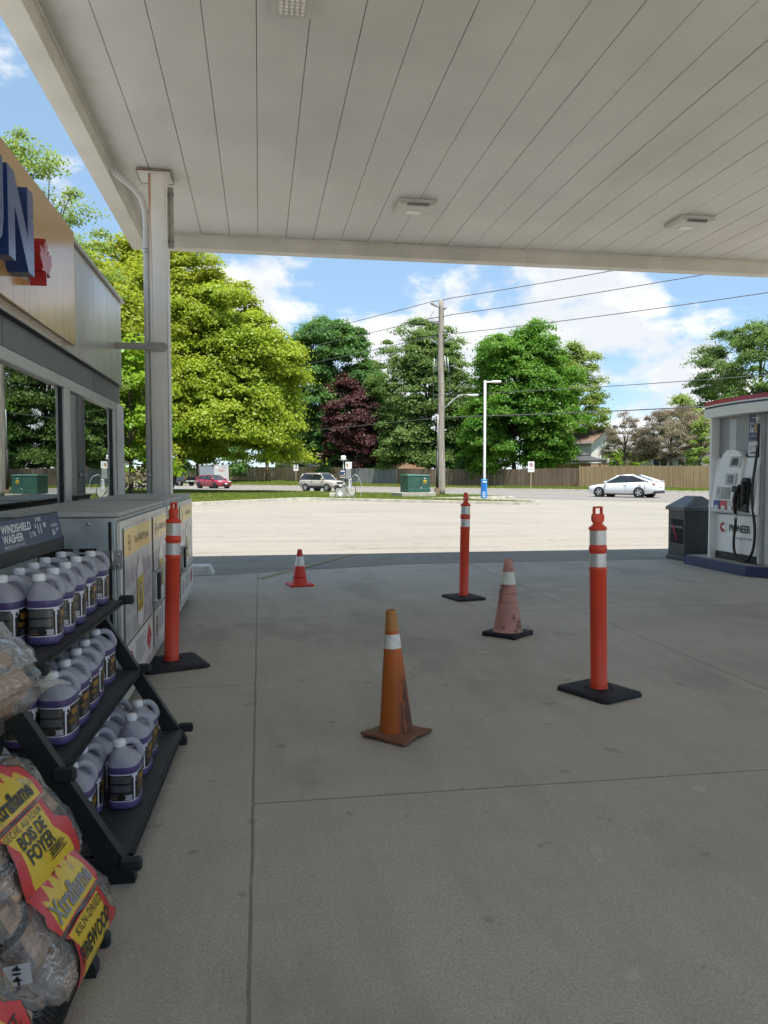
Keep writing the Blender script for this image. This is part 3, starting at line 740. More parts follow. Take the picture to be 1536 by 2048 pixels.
def sqring(r, z, k):      # circle squared off by k
    out = []
    for i in range(40):
        a = 2*math.pi*i/40; e = max(abs(math.cos(a+.3)), abs(math.sin(a+.3)))
        out.append((r*math.cos(a)*(1-k+k/e*.88), r*math.sin(a)*(1-k+k/e*.88), z))
    return out
def coneshell(b, rs, mat, m):
    vs = [p for q in rs for p in sqring(*q)]; n = 40
    b.add(vs, [(i*n+j, i*n+(j+1) % n, (i+1)*n+(j+1) % n, (i+1)*n+j) for i in range(len(rs)-1) for j in range(n)], mat, True, m)
b = MB(); coneshell(b, [(.093, .02, .25), (.0905, .05, .25), (.074, .22, .2), (.06, .36, .15), (.046, .48, .05), (.0385, .555, 0), (.0375, .557, 0), (.028, .675, 0), (.026, .682, 0), (.019, .683, 0), (.018, .64, 0)], MAT_cone1, LM)
b.build('cone_body', t)
b = MB(); coneshell(b, [(.0482, .480, .05), (.0398, .555, 0)], MAT_white, LM); b.build('reflective_band', t)
b = MB(); pts = []
for k in range(4):
    a = math.pi/4+k*math.pi/2
    A_, B_ = Vector((math.cos(a), math.sin(a)))*.205, Vector((math.cos(a+math.pi/2), math.sin(a+math.pi/2)))*.205
    for q in (.04, .1, .25, .4, .5, .6, .75, .9, .96): p = A_.lerp(B_, q); p *= 1-.07*math.sin(math.pi*q); pts.append((p.x, p.y))
RZ = rotm(0, 0, 47)
n = len(pts); rings = [(.985, .012), (1, .02), (.985, .028), (.6, .036), (.42, .04)]
b.add([(x*s, y*s, z+(.006*math.sin(3*math.atan2(y, x)) if s > .9 else 0)) for s, z in rings for x, y in pts],
      [(i*n+k, i*n+(k+1) % n, (i+1)*n+(k+1) % n, (i+1)*n+k) for i in range(4) for k in range(n)]+[tuple(4*n+k for k in range(n)), tuple(reversed(range(n)))], MAT_cone1b, False, RZ)
for k in range(12):
    x, y = pts[k*3]; b.lathe([(.009, .0), (.007, .014)], MAT_cone1b, 8, RZ @ T(x*.9, y*.9, 0))
b.build('cone_foot', t)
def cone(x, y, h, rb, rt, foot, fh, rz, mats, bandz, label, ribs=(), lean=0):
    t = thing('traffic_cone', label, 'traffic cone', (x, y, 0), 0, 'traffic cones')
    LM = rotm(0, lean, 0)
    body, ft, bd = mats
    prof = [(rb*1.1, fh), (rb*1.06, fh+.008), (rb, fh+.015)]
    zs = sorted([fh+.015+(h-fh-.015)*k/14 for k in range(1, 15)]+[z for q in ribs for z in (q-.004, q, q+.004)])
    for z in zs: prof.append((rb+(rt-rb)*(z-fh)/(h-fh)-(.004 if any(abs(z-q) < 1e-6 for q in ribs) else 0), z))
    prof += [(rt*.8, h+.003), (rt*.7, h), (rt*.68, h-.04)]
    b = MB(); b.lathe(prof, body, 32, LM, caps=False); b.build('cone_body', t)
    rr = lambda z: rb+(rt-rb)*(z-fh)/(h-fh)+.0014
    b = MB(); b.lathe([(rr(bandz[0]), bandz[0]), (rr(bandz[1]), bandz[1])], bd, 32, LM, caps=False); b.build('reflective_band', t)
    b = MB(); b.box((0, 0, fh/2+.004), (foot, foot, fh), ft, rotm(0, 0, rz), bev=.012, seg=2)
    for s in (-1, 1):
        for q in (-1, 1): b.box((s*foot*.42, q*foot*.42, .004), (.05, .05, .008), ft, rotm(0, 0, rz))
    b.build('cone_foot', t)
cone(2.13, 6.42, .665, .125, .034, .33, .036, 42, (MAT_cone2, MAT_rub, MAT_band2), (.45, .56), 'faded pink cone with black smears on a black square foot', (.28, .36, .43))
cone(.49, 9.75, .455, .098, .028, .305, .022, 10, (MAT_cone3, MAT_cone3, MAT_white), (.25, .37), 'small bright red cone on the far slab edge', (.09, .10))

# ------------------------------------------------------------------ wheel stop by the shop corner
t = thing('wheel_stop', 'pale concrete wheel stop lying beyond the propane cages', 'wheel stop', (-1.35, 11.15, 0))
b = MB(); w_, d_ = .7, .2
b.add([(-w_, -d_, 0), (w_, -d_, 0), (w_, d_, 0), (-w_, d_, 0), (-w_+.03, -d_+.03, .12), (w_-.06, -d_+.03, .12), (w_-.06, d_-.03, .12), (-w_+.03, d_-.03, .12)],
      [(0, 1, 5, 4), (1, 2, 6, 5), (2, 3, 7, 6), (3, 0, 4, 7), (4, 5, 6, 7)], M("painted wheel stop", (.55, .57, .55), .7, var=.12, scale=6, bump=.4))
b.build('block', t)
for x in (-.45, .45): b = MB(); b.cyl((x, 0, .11), (x, 0, .126), .012, MAT_fin, n=10); b.build('anchor_pin', t)

# ------------------------------------------------------------------ propane exchange cages
MAT_cage = M("galvanised cage sheet", (.36, .41, .42), .42, metal=.35, var=.16, scale=9, spec=.5)
MAT_cagetop = M("dusty cage top sheet", (.42, .41, .38), .5, metal=.2, var=.12, scale=3)
MAT_door = M("pale cage door sheet", (.58, .575, .54), .38, metal=.35, var=.12, scale=3)
MAT_hinge = M("steel hinge leaf", (.45, .44, .43), .35, metal=.7, var=.15, scale=20)
MAT_post_y = M("poster yellow print", (.72, .50, .11), .3, var=.14, scale=3, spec=.6)
MAT_post_g = M("poster grey print", (.50, .51, .52), .3, var=.1, scale=5, spec=.6)
MAT_post_g2 = M("poster dark grey print", (.37, .38, .40), .3, var=.08)
MAT_post_lt = M("poster light print", (.62, .63, .64), .3, var=.05)
MAT_post_w = M("poster white print", (.72, .72, .70), .3, var=.05, spec=.6)
MAT_post_green = M("poster green rule", (.05, .16, .07), .4); MAT_post_red = M("poster red print", (.42, .03, .03), .4)
MAT_cyl_y = M("cylinder label yellow", (.56, .42, .055), .35, var=.1); MAT_ink = M("black print ink", (.015, .015, .016), .45)
MAT_inkg = M("grey print ink", (.22, .22, .24), .5); MAT_slot = M("dark opening", (.006, .006, .007), .8)
def poster(parent, ya, yb, m, full):
    """flat printed sheet on a cage door; m maps (along the door, up) to the door plane"""
    w = yb-ya; h0, h1 = .16, 1.10
    b = MB(); b.rect(ya, h0, yb, h1, MAT_post_lt, m, .004)
    z1, z2, z3 = .006, .0075, .009
    b.rect(ya+.006, .93, yb-.006, h1-.012, MAT_post_y, m, z1); b.rect(ya+.006, .43, yb-.006, .92, MAT_post_g, m, z1)
    for k in range(5): b.rect(ya+.012+k*w/5, .44, ya+.012+k*w/5+w*.012, .91, MAT_post_lt, m, z2)
    for k in range(5):
        for q in range(3): b.disc(ya+w*(.1+.2*k), .50+q*.15, w*.075, MAT_post_g2, m, z2, 14, .055)
    b.rect(ya+.006, .415, yb-.006, .43, MAT_post_green, m, z1); b.rect(ya+.006, h0+.012, yb-.006, .415, MAT_post_w, m, z1)
    b.ring(ya+w*.16, 1.005, .045, .006, MAT_ink, m, z2); b.text('20', ya+w*.16, 1.005, .03, MAT_ink, m, z2, bold=.002)
    b.text('Tank TRADER Program', ya+w*.60, 1.005, .062, MAT_ink, m, z2, sx=w*.80/.62 if w < .7 else 1)
    # cylinder picture
    cx_ = ya+w*.5; prof = [(.0, .45), (.07, .465), (.095, .50), (.1, .56), (.1, .74), (.09, .80), (.06, .84), (.03, .855), (.028, .88), (.035, .895), (0, .9)]
    k_ = 1.25 if full else 1
    out = [(cx_+r*k_, z) for r, z in prof]+[(cx_-r*k_, z) for r, z in reversed(prof[1:-1])]
    b.flat(out, MAT_post_w, m, z3); b.rect(cx_-.1*k_, .545, cx_+.1*k_, .76, MAT_cyl_y, m, .0105)
    b.disc(cx_, .665, .04*k_, MAT_ink, m, .0115, 20, .062); b.disc(cx_, .665, .03*k_, MAT_post_lt, m, .0122, 20, .05); b.disc(cx_, .655, .017*k_, MAT_ink, m, .013, 16, .034)
    for k in range(4):
        b.rect(cx_-.08*k_, .555+k*.011, cx_+(.05+.01*(k % 2))*k_, .560+k*.011, MAT_ink, m, .0115)
        b.rect(cx_-.09*k_, .70+k*.013, cx_-.06*k_, .704+k*.013, MAT_ink, m, .0115)
    # notice at the foot: no smoking ring, gas diamond, lines of print
    b.ring(ya+w*.17, .29, .075, .014, MAT_post_red, m, z2); b.add([(ya+w*.17-.05, .25, z2), (ya+w*.17-.04, .24, z2), (ya+w*.17+.05, .33, z2), (ya+w*.17+.04, .34, z2)], [(0, 1, 2, 3)], MAT_post_red, False, m)
    b.rect(ya+w*.17-.035, .28, ya+w*.17+.03, .292, MAT_ink, m, z2+.001)
    for k in range(8): b.rect(ya+w*.32, .235+k*.019, ya+w*(.60+.06*((k*7) % 3)), .242+k*.019, MAT_inkg, m, z2)
    dx, dy = ya+w*.84, .295
    b.flat([(dx, dy-.095), (dx+w*.10, dy), (dx, dy+.095), (dx-w*.10, dy)], MAT_post_red, m, z2); b.text('GAS', dx, dy-.01, .04, MAT_post_w, m, z3, sx=.8)
    return b.build('poster', parent)
def cage(y0, y1, split, label, handle_on):
    t = thing('propane_cage', label, 'propane cage', (0, 0, 0), group='propane cylinder cages along the shop wall')
    xf, xb, z0, z1 = -.79, -1.47, .08, 1.165
    b = MB(); b.box(((xf+xb)/2, (y0+y1)/2, (z0+z1)/2), (xf-xb, y1-y0, z1-z0), MAT_cage, bev=.006)
    for x in (xb+.06, xf-.06):
        for y in (y0+.08, y1-.08): b.box((x, y, .04), (.06, .06, .08), MAT_cage)
    b.build('body', t)
    b = MB(); b.box(((xf+xb)/2+.004, (y0+y1)/2, z1+.013), (xf-xb+.03, y1-y0+.012, .022), MAT_cagetop, bev=.004)
    b.box(((xf+xb)/2, y0+.03, z1+.027), (xf-xb, .05, .006), MAT_cage); b.build('top', t)
    m = frame((xf+.028, 0, 0), (0, 1, 0), (0, 0, 1))
    edges = [(y0+.012, split-.005), (split+.005, y1-.012)]
    for k, (a, c) in enumerate(edges):
        b = MB(); b.box((xf+.014, (a+c)/2, .615), (.026, c-a, 1.05), MAT_door, bev=.004)
        d = b.build('door', t); poster(d, a+.055, c-.03, m, c-a > .9)
    b = MB(); ys = split+(.03 if handle_on else .06)
    b.box((xf+.045, ys, .60), (.035, .05, .23), MAT_hinge, bev=.004); b.box((xf+.075, ys+.004, .61), (.025, .028, .20), MAT_ink, bev=.008)
    b.box((xf+.06, ys, .485), (.07, .05, .03), MAT_hinge, bev=.004); b.tube([(xf+.055, ys-.02, .70), (xf+.085, ys, .725), (xf+.085, ys, .69)], .012, MAT_hinge, 8)
    b.build('latch', t)
    # near side: vent slots, rivets, hinge
    s = MB()
    for i in range(2):
        for k in range(5): s.tube([(-1.06+i*.125-.045, y0-.0005, .985-k*.032), (-1.06+i*.125+.045, y0-.0005, .985-k*.032)], .010, MAT_slot, 8)
    s.build('vent_slot', t)
    for x in (-.93, -1.18, -1.4): s = MB(); s.lathe([(.011, 0), (.009, .004), (.005, .006), (0, .0065)], MAT_hinge, 12, T(x, y0-.001, 1.13) @ rotm(90), caps=False); s.build('rivet', t)
    for zz in (.93, .28):
        h = MB()
        for x, w_ in ((-.85, .06), (-.775, .045)): h.box((x, y0-.004, zz), (w_, .006, .105), MAT_hinge, bev=.001)
        h.tube([(-.806, y0-.008, zz-.055), (-.806, y0-.008, zz+.055)], .008, MAT_hinge, 10)
        for x in (-.852, -.775):
            for q in (-.03, .03): h.lathe([(.010, 0), (.008, .004), (0, .006)], MAT_hinge, 10, T(x, y0-.007, zz+q) @ rotm(90), caps=False)
        h.build('hinge', t)
    s = MB(); s.box((-.818, y0-.001, .62), (.016, .004, 1.04), MAT_slot); s.build('gap', t)
    return t
cage(4.42, 6.54, 5.62, 'galvanised propane cage with yellow headed posters behind the jug display rack', True)
cage(6.63, 8.92, 7.5, 'second propane cage, farther along the wall beside the canopy column', False)
# ------------------------------------------------------------------ stepped display racks
MAT_blk = M("black rack plastic", (.012, .014, .015), .5, var=.35, scale=9, spec=.4, bump=.1)
def mat_mesh():
    g = NT("black perforated shelf"); x, y, z = g.sep(g.tc.outputs['Object'])
    a = g.math('SINE', g.math('MULTIPLY', x, 330)); c_ = g.math('SINE', g.math('MULTIPLY', y, 330))
    f = g.ramp(g.math('MULTIPLY', a, c_), -.1, .3)
    return g.done(g.bsdf(g.mix(f, (.006, .006, .007), (.075, .078, .082)), .5, 0, .4, g.bump(f, .6, .003)))
MAT_mesh = mat_mesh()
MAT_navy = M("navy price sign", (.028, .042, .115), .35, var=.06); MAT_wht = M("white sign print", (.74, .75, .76), .4, var=.03)
SH = [(.085, -.40, -.78), (.405, -.61, -.95), (.765, -.69, -1.03)]        # shelf height, front x, back x
def rack(y0, y1, label, sign):
    t = thing('display_rack', label, 'display rack', (0, 0, 0), group='black stepped display racks')
    for yy in (y0, y1):
        b = MB(); m = frame((0, yy, 0), (1, 0, 0), (0, 0, 1))
        b.prism([(-.385, .0), (-.385, .03), (-.475, .17), (-.945, .95), (-1.03, 1.06), (-1.08, 1.06), (-1.01, .93), (-.555, .175), (-.465, .0)], -.022, .022, MAT_blk, m)
        b.build('side_frame', t)
        q = MB(); q.prism([(-1.10, 0), (-1.04, 0), (-1.04, 1.1), (-1.10, 1.1)], -.022, .022, MAT_blk, m); q.build('upright', t)
        for z, xf, xb in SH: q = MB(); q.box(((xf+xb)/2-.02, z-.03, 0), (abs(xb-xf)-.05, .05, .03), MAT_blk, m); q.build('shelf_bracket', t)
    for z, xf, xb in SH:
        b = MB(); b.box(((xf+xb)/2, (y0+y1)/2, z-.008), (xf-xb, y1-y0-.05, .014), MAT_mesh)
        b.box((xf-.008, (y0+y1)/2, z-.012), (.016, y1-y0-.05, .026), MAT_blk)
        for s, yy in ((-1, y0), (1, y1)): b.box((xf+.005, yy+s*.035, z-.008), (.075, .035, .045), MAT_blk, bev=.008)
        b.build('shelf', t)
    if sign:
        b = MB(); b.box((-1.01, (y0+y1)/2, 1.06), (.05, y1-y0+.06, .07), MAT_blk, bev=.004); b.build('top_bar', t)
        m = frame((-.985, y1+.0, 1.088), (0, 1, 0), (-.18, 0, .98))      # local x = +Y, y = up the leaning panel
        L_ = y1-y0+.05; h_ = .125
        b = MB(); b.box((-L_/2, h_/2, -.006), (L_+.012, h_+.012, .01), MAT_blk, m); b.rect(-L_, 0, 0, h_, MAT_navy, m, .001)
        q = dict(align='LEFT')
        b.text('WINDSHIELD', -.80, .086, .048, MAT_wht, m, .0025, bold=.0012, sx=1.25, **q)
        b.text('WASHER', -.80, .045, .048, MAT_wht, m, .0025, bold=.0012, sx=1.25, **q); b.text('3.78L', -.475, .045, .034, MAT_wht, m, .0025, sx=1.2, **q)
        b.text('PROTECTS UP TO -40°C', -.80, .014, .018, MAT_wht, m, .0025, sx=1.3, **q)
        b.text('2 FOR', -.37, .107, .026, MAT_wht, m, .0025, bold=.0006, sx=1.2, **q)
        b.text('$', -.39, .076, .03, MAT_wht, m, .0025, bold=.001, sx=1.1, **q); b.text('11', -.365, .062, .062, MAT_wht, m, .0025, bold=.0015, sx=1.2, **q); b.text('98*', -.27, .076, .032, MAT_wht, m, .0025, bold=.001, sx=1.1, **q)
        b.text('OR EACH', -.155, .067, .02, MAT_wht, m, .0025, bold=.0005, sx=1.2, **q); b.text('$6', -.155, .034, .038, MAT_wht, m, .0025, bold=.001, sx=1.2, **q); b.text('99*', -.085, .042, .024, MAT_wht, m, .0025, bold=.0008, sx=1.2, **q)
        b.build('price_sign', t)
    return t
RK1 = rack(2.70, 4.06, 'black stepped rack full of purple washer fluid jugs under a navy price sign', True)
RK2 = rack(1.1, 2.2, 'black stepped rack mostly hidden under the firewood bags', False)

for o_, (px_, py_), off in ((RK1, (-.40, 4.06), (0, 0)), (RK2, (-.40, 2.2), (-.075, 0))):       # both stand slightly askew
    rz_ = R(-2.0); v_ = Vector((px_, py_, 0)); w_ = Matrix.Rotation(rz_, 4, 'Z') @ v_
    o_.location = (v_-w_)+Vector((*off, 0)); o_.rotation_euler.z = rz_

# ------------------------------------------------------------------ washer fluid jugs
def mat_jug():
    g = NT("milky jug plastic"); x, y, z = g.sep(g.tc.outputs['Object'])
    f = g.ramp(g.noise(14, 4), .3, .7)
    rib = g.ramp(g.math('SINE', g.math('MULTIPLY', g.math('ADD', y, x), 330)), .2, .9)
    up = g.mix(f, (.43, .44, .51), (.54, .55, .62))
    liq = g.mix(g.ramp(g.noise(6, 4), .3, .7), (.12, .09, .245), (.175, .135, .33))
    lev = g.ramp(z, .168, .1705); c = g.mix(lev, liq, up)
    p = g.bsdf(c, .33, 0, .5, g.bump(rib, .05, .002), Transmission_Weight=.12, Subsurface_Weight=0)
    tr = g.n('ShaderNodeBsdfTranslucent'); g.put(tr.inputs[0], c)
    m = g.n('ShaderNodeMixShader'); m.inputs[0].default_value = .3; g.t.links.new(p, m.inputs[1]); g.t.links.new(tr.outputs[0], m.inputs[2])
    return g.done(m.outputs[0])
MAT_jug = mat_jug()
MAT_cap = M("white jug cap", (.72, .73, .74), .4, var=.04); MAT_lab = M("black jug label", (.014, .013, .012), .3, var=.2, spec=.6)
MAT_labw = M("white label print", (.64, .63, .68), .4, var=.04); MAT_labo = M("orange label print", (.42, .22, .03), .4); MAT_labg = M("grey label print", (.16, .16, .17), .4)
JA, JB = .060, .086       # half widths along x and y
def sec(a, bb, k, e=3.2):
    ang = 2*math.pi*k; c_, s_ = math.cos(ang), math.sin(ang)
    return (a*math.copysign(abs(c_)**(2/e), c_), bb*math.copysign(abs(s_)**(2/e), s_))
JZ = .88
def make_jug():
    t = thing('washer_fluid_jug', 'x', 'jug', group='washer fluid jugs on the rack')
    n = 40; prof = [(.90, 0, 0, 3), (.97, .006, 0, 3.2), (1, .016, 0, 3.2), (1, .034, 0, 3.2), (.985, .037, 0, 3.2), (.985, .163, 0, 3.2), (1, .166, 0, 3.2), (1, .192, 0, 3.1), (.97, .202, -.002, 3), (.86, .218, -.008, 2.7), (.70, .234, -.016, 2.4), (.52, .250, -.024, 2.2), (.36, .263, -.028, 2), (.32, .268, -.03, 2), (.32, .285, -.03, 2)]
    vs = []
    for s, z, dy, e in prof:
        a, bb = JA*s, JB*s
        if s <= .36: a = bb = .058*s+.0012
        elif s < .9: bb = JB*s*.9+.006
        for k in range(n): x, y = sec(a, bb, k/n, e); vs.append((x+dy*.62, y+dy*.62, z*JZ))
    b = MB(); b.add(vs, [(i*n+k, i*n+(k+1) % n, (i+1)*n+(k+1) % n, (i+1)*n+k) for i in range(len(prof)-1) for k in range(n)]+[tuple(reversed(range(n)))], MAT_jug, True)
    b.build('bottle', t)
    b = MB(); b.tube([(q*.72, q*.70, z*JZ) for q, z in ((-.022, .262), (-.006, .276), (.012, .281), (.030, .277), (.048, .262), (.062, .238), (.070, .210), (.066, .185))], [.011, .0125, .013, .0135, .014, .0145, .015, .015], MAT_jug, 12); b.build('handle', t)
    b = MB(); r = .0235; b.lathe([(r, .272), (r*1.02, .275), (r, .293), (r*.9, .297), (0, .298)], MAT_cap, 28, T(-.0186, -.0186, -.298*(1-JZ)) , caps=False)
    for k in range(28): pass
    b.build('cap', t)
    # wrap-round label: (k along the outline 0..1, z) with k = .75 facing -y (camera side), 0 facing +x
    def patch(b, k0, k1, z0, z1, mat, off, e=3.2, sc_=.985):
        m_ = max(2, int(abs(k1-k0)*64)+1); v = []
        for i in range(m_+1):
            x, y = sec(JA*sc_+off, JB*sc_+off, k0+(k1-k0)*i/m_, e); v += [(x, y, z0*JZ), (x, y, z1*JZ)]
        b.add(v, [(2*i, 2*i+2, 2*i+3, 2*i+1) for i in range(m_)], mat, True)
    b = MB()
    patch(b, 0, 1, .038, .162, MAT_labw, .0006); patch(b, .0, 1, .043, .157, MAT_lab, .0012)
    for base in (0, .5):
        patch(b, .865+base, .885+base, .043, .157, MAT_labw, .0018); patch(b, .845+base, .935+base, .146, .157, MAT_labw, .0018)
        for i in range(7): patch(b, .885+base, (.935-.0025*i*i*.5)+base, .146-(i+1)*.0028, .146-i*.0028, MAT_labw, .0018)
        patch(b, .892+base, .922+base, .134, .148, MAT_lab, .0024)
        for i in range(16):
            if i not in (7, 8): patch(b, .655+base, (.83-.02*((i*5) % 3 == 0))+base, .083+i*.0044, .0852+i*.0044, MAT_labg, .0018)
        for i in range(9): patch(b, .775+.0075*i+base, .775+.0075*i+.0045+base, .049, .066, MAT_labw, .0018)
        patch(b, .765+base, .845+base, .047, .049, MAT_labw, .0018); patch(b, .765+base, .845+base, .066, .068, MAT_labw, .0018)
        for i in range(4): patch(b, .66+base, .74+base, .050+i*.006, .052+i*.006, MAT_labo if i == 0 else MAT_labg, .0018)
        for i in range(3): patch(b, .955+.004*i+base, 1.02-.004*i+base, .128-i*.009+.004, .134-i*.009+.004, MAT_labo, .0018)
        for i in range(4): patch(b, .92+.005*i+base, 1.0+base, .098-i*.005, .100-i*.005, MAT_labo, .0018)
        for kk in (.965, .995):
            for i in range(10):
                a0, a1 = 2*math.pi*i/10, 2*math.pi*(i+1)/10
                patch(b, kk+base+.011*math.cos(a0)-.0014, kk+base+.011*math.cos(a0)+.0024, .060+.0085*math.sin(a0)-.0009, .060+.0085*math.sin(a0)+.0012, MAT_labw, .0018)
    b.build('label', t)
    return t
jug0 = make_jug()
JN = 0
def jug(x, y, shelf, rz, label):
    global JN
    z = SH[shelf][0]
    o = jug0 if JN == 0 else dup(jug0, (0, 0, 0))
    JN += 1
    o.location = (x+.0186, y+.0186, z); o.rotation_euler = (0, 0, R(rz)); o['label'] = label
rj = random.Random(5)
names = ['nearest', 'second nearest', 'third nearest', 'fourth nearest', 'farthest']
for sname, si, fx, fy, bx, by in (('top', 2, -.83, [3.06, 3.25, 3.45, 3.69, 3.94], -.955, [3.03, 3.26, 3.45, 3.66, 3.92]),
                                  ('middle', 1, -.775, [3.00, 3.19, 3.39, 3.57, 3.80], -.90, [2.98, 3.16, 3.35, 3.56, 3.78]),
                                  ('bottom', 0, -.565, [3.15, 3.48, 3.68], -.69, [2.92, 3.10, 3.29, 3.50, 3.71])):
    fn = names if len(fy) == 5 else ['nearest', 'middle', 'farthest']
    for k, y in enumerate(fy): jug(fx+rj.uniform(-.006, .006), y, si, rj.uniform(-9, 9), f'purple washer jug, front row of the {sname} rack shelf, {fn[k]} to the camera' if fn[k] != 'farthest' else f'purple washer jug, front row of the {sname} rack shelf, farthest away')
    bn = ['first', 'second', 'third', 'fourth', 'fifth', 'sixth']
    for k, y in enumerate(by): jug(bx+rj.uniform(-.006, .006), y, si, rj.uniform(-9, 9), f'purple washer jug, back row of the {sname} rack shelf, {bn[k]} from the near end')

# ------------------------------------------------------------------ firewood bags
def mat_wood():
    g = NT("split firewood"); x, y, z = g.sep(g.tc.outputs['Object'])
    gr = g.ramp(g.noise(1, 6, .65, g.obj((2.5, 55, 55))), .3, .7); big = g.ramp(g.noise(7, 4, .6), .35, .65)
    c = g.mix(gr, (.27, .155, .085), (.66, .45, .29)); c = g.mix(g.math('MULTIPLY', big, .45), c, (.36, .25, .18))
    return g.done(g.bsdf(c, .75, 0, .3, g.bump(gr, .5, .004)))
MAT_wood = mat_wood()
MAT_bark = M("log bark", (.26, .20, .155), .9, var=.3, scale=18, bump=.8, bscale=50, stretch=(.3, 1, 1))
MAT_logend = M("sawn log end", (.36, .28, .215), .85, var=.3, scale=22, bump=.3)
def mat_film():
    g = NT("clear wrinkled bag film")
    h = g.math('ADD', g.noise(5.5, 4, .6, g.obj((1.6, 1, 1)), 1.6), g.math('MULTIPLY', g.math('ABSOLUTE', g.math('SUBTRACT', g.noise(14, 4, .6, None, 1.2), .5)), 1.1))
    nb = g.bump(h, .5, .03)
    a = g.n('ShaderNodeBsdfTransparent'); g.put(a.inputs[0], (.95, .95, .955))
    gl = g.n('ShaderNodeBsdfGlossy'); gl.inputs['Roughness'].default_value = .07; g.put(gl.inputs['Normal'], nb); gl.inputs[0].default_value = (1, 1, 1, 1)
    d = g.n('ShaderNodeBsdfDiffuse'); g.put(d.inputs[0], (.85, .85, .86)); g.put(d.inputs['Normal'], nb)
    f = g.n('ShaderNodeFresnel'); f.inputs[0].default_value = 1.5; g.put(f.inputs['Normal'], nb)
    rd = lambda sc_, w_, v_=None: g.math('SUBTRACT', 1, g.ramp(g.math('ABSOLUTE', g.math('SUBTRACT', g.noise(sc_, 4, .6, v_, 1.4), .5)), 0, w_))
    crease_glare = g.math('MULTIPLY', g.math('MAXIMUM', rd(8, .022), rd(17, .018, g.obj((1, 1, 1), (4, 2, 1)))), g.ramp(g.noise(5, 4, .6, g.obj((1, 1, 1), (7, 7, 1))), .46, .62))  # white film glare painted in as diffuse lines along the folds
    m1 = g.n('ShaderNodeMixShader'); g.put(m1.inputs[0], g.math('ADD', .02, g.math('MULTIPLY', crease_glare, .5))); g.t.links.new(a.outputs[0], m1.inputs[1]); g.t.links.new(d.outputs[0], m1.inputs[2])
    m2 = g.n('ShaderNodeMixShader'); g.put(m2.inputs[0], g.math('ADD', .02, g.math('MINIMUM', g.math('MULTIPLY', f.outputs[0], 1.0), .42), None, True)); g.t.links.new(m1.outputs[0], m2.inputs[1]); g.t.links.new(gl.outputs[0], m2.inputs[2])
    return g.done(m2.outputs[0])
MAT_film = mat_film()
def mat_print(name, c, r=.28): return M(name, c, r, var=.07, scale=9, spec=.6)
LY, LR, LK = mat_print("bag label yellow", (.62, .43, .02)), mat_print("bag label red", (.50, .022, .025)), mat_print("bag label black", (.014, .013, .012))
LC, LW = mat_print("bag label cream", (.66, .55, .24)), mat_print("bag sticker white", (.60, .61, .62))
from mathutils import noise as mnoise
def flame(x0, x1, y0, y1, n, amp, seed, base=None):
    rr = random.Random(seed); top = []
    for k in range(n):
        a = x0+(x1-x0)*k/n; w = (x1-x0)/n; hh = y1+amp*(rr.random()*.6-.1)*1.0
        top += [(a+w*.15, hh-amp*.75), (a+w*(.75+.2*rr.random()), hh+amp*.55*rr.random())]
    return [(x0, y0), (x1, y0), (x1, y1-amp*.4)]+list(reversed(top))+[(x0, y1-amp*.6)]
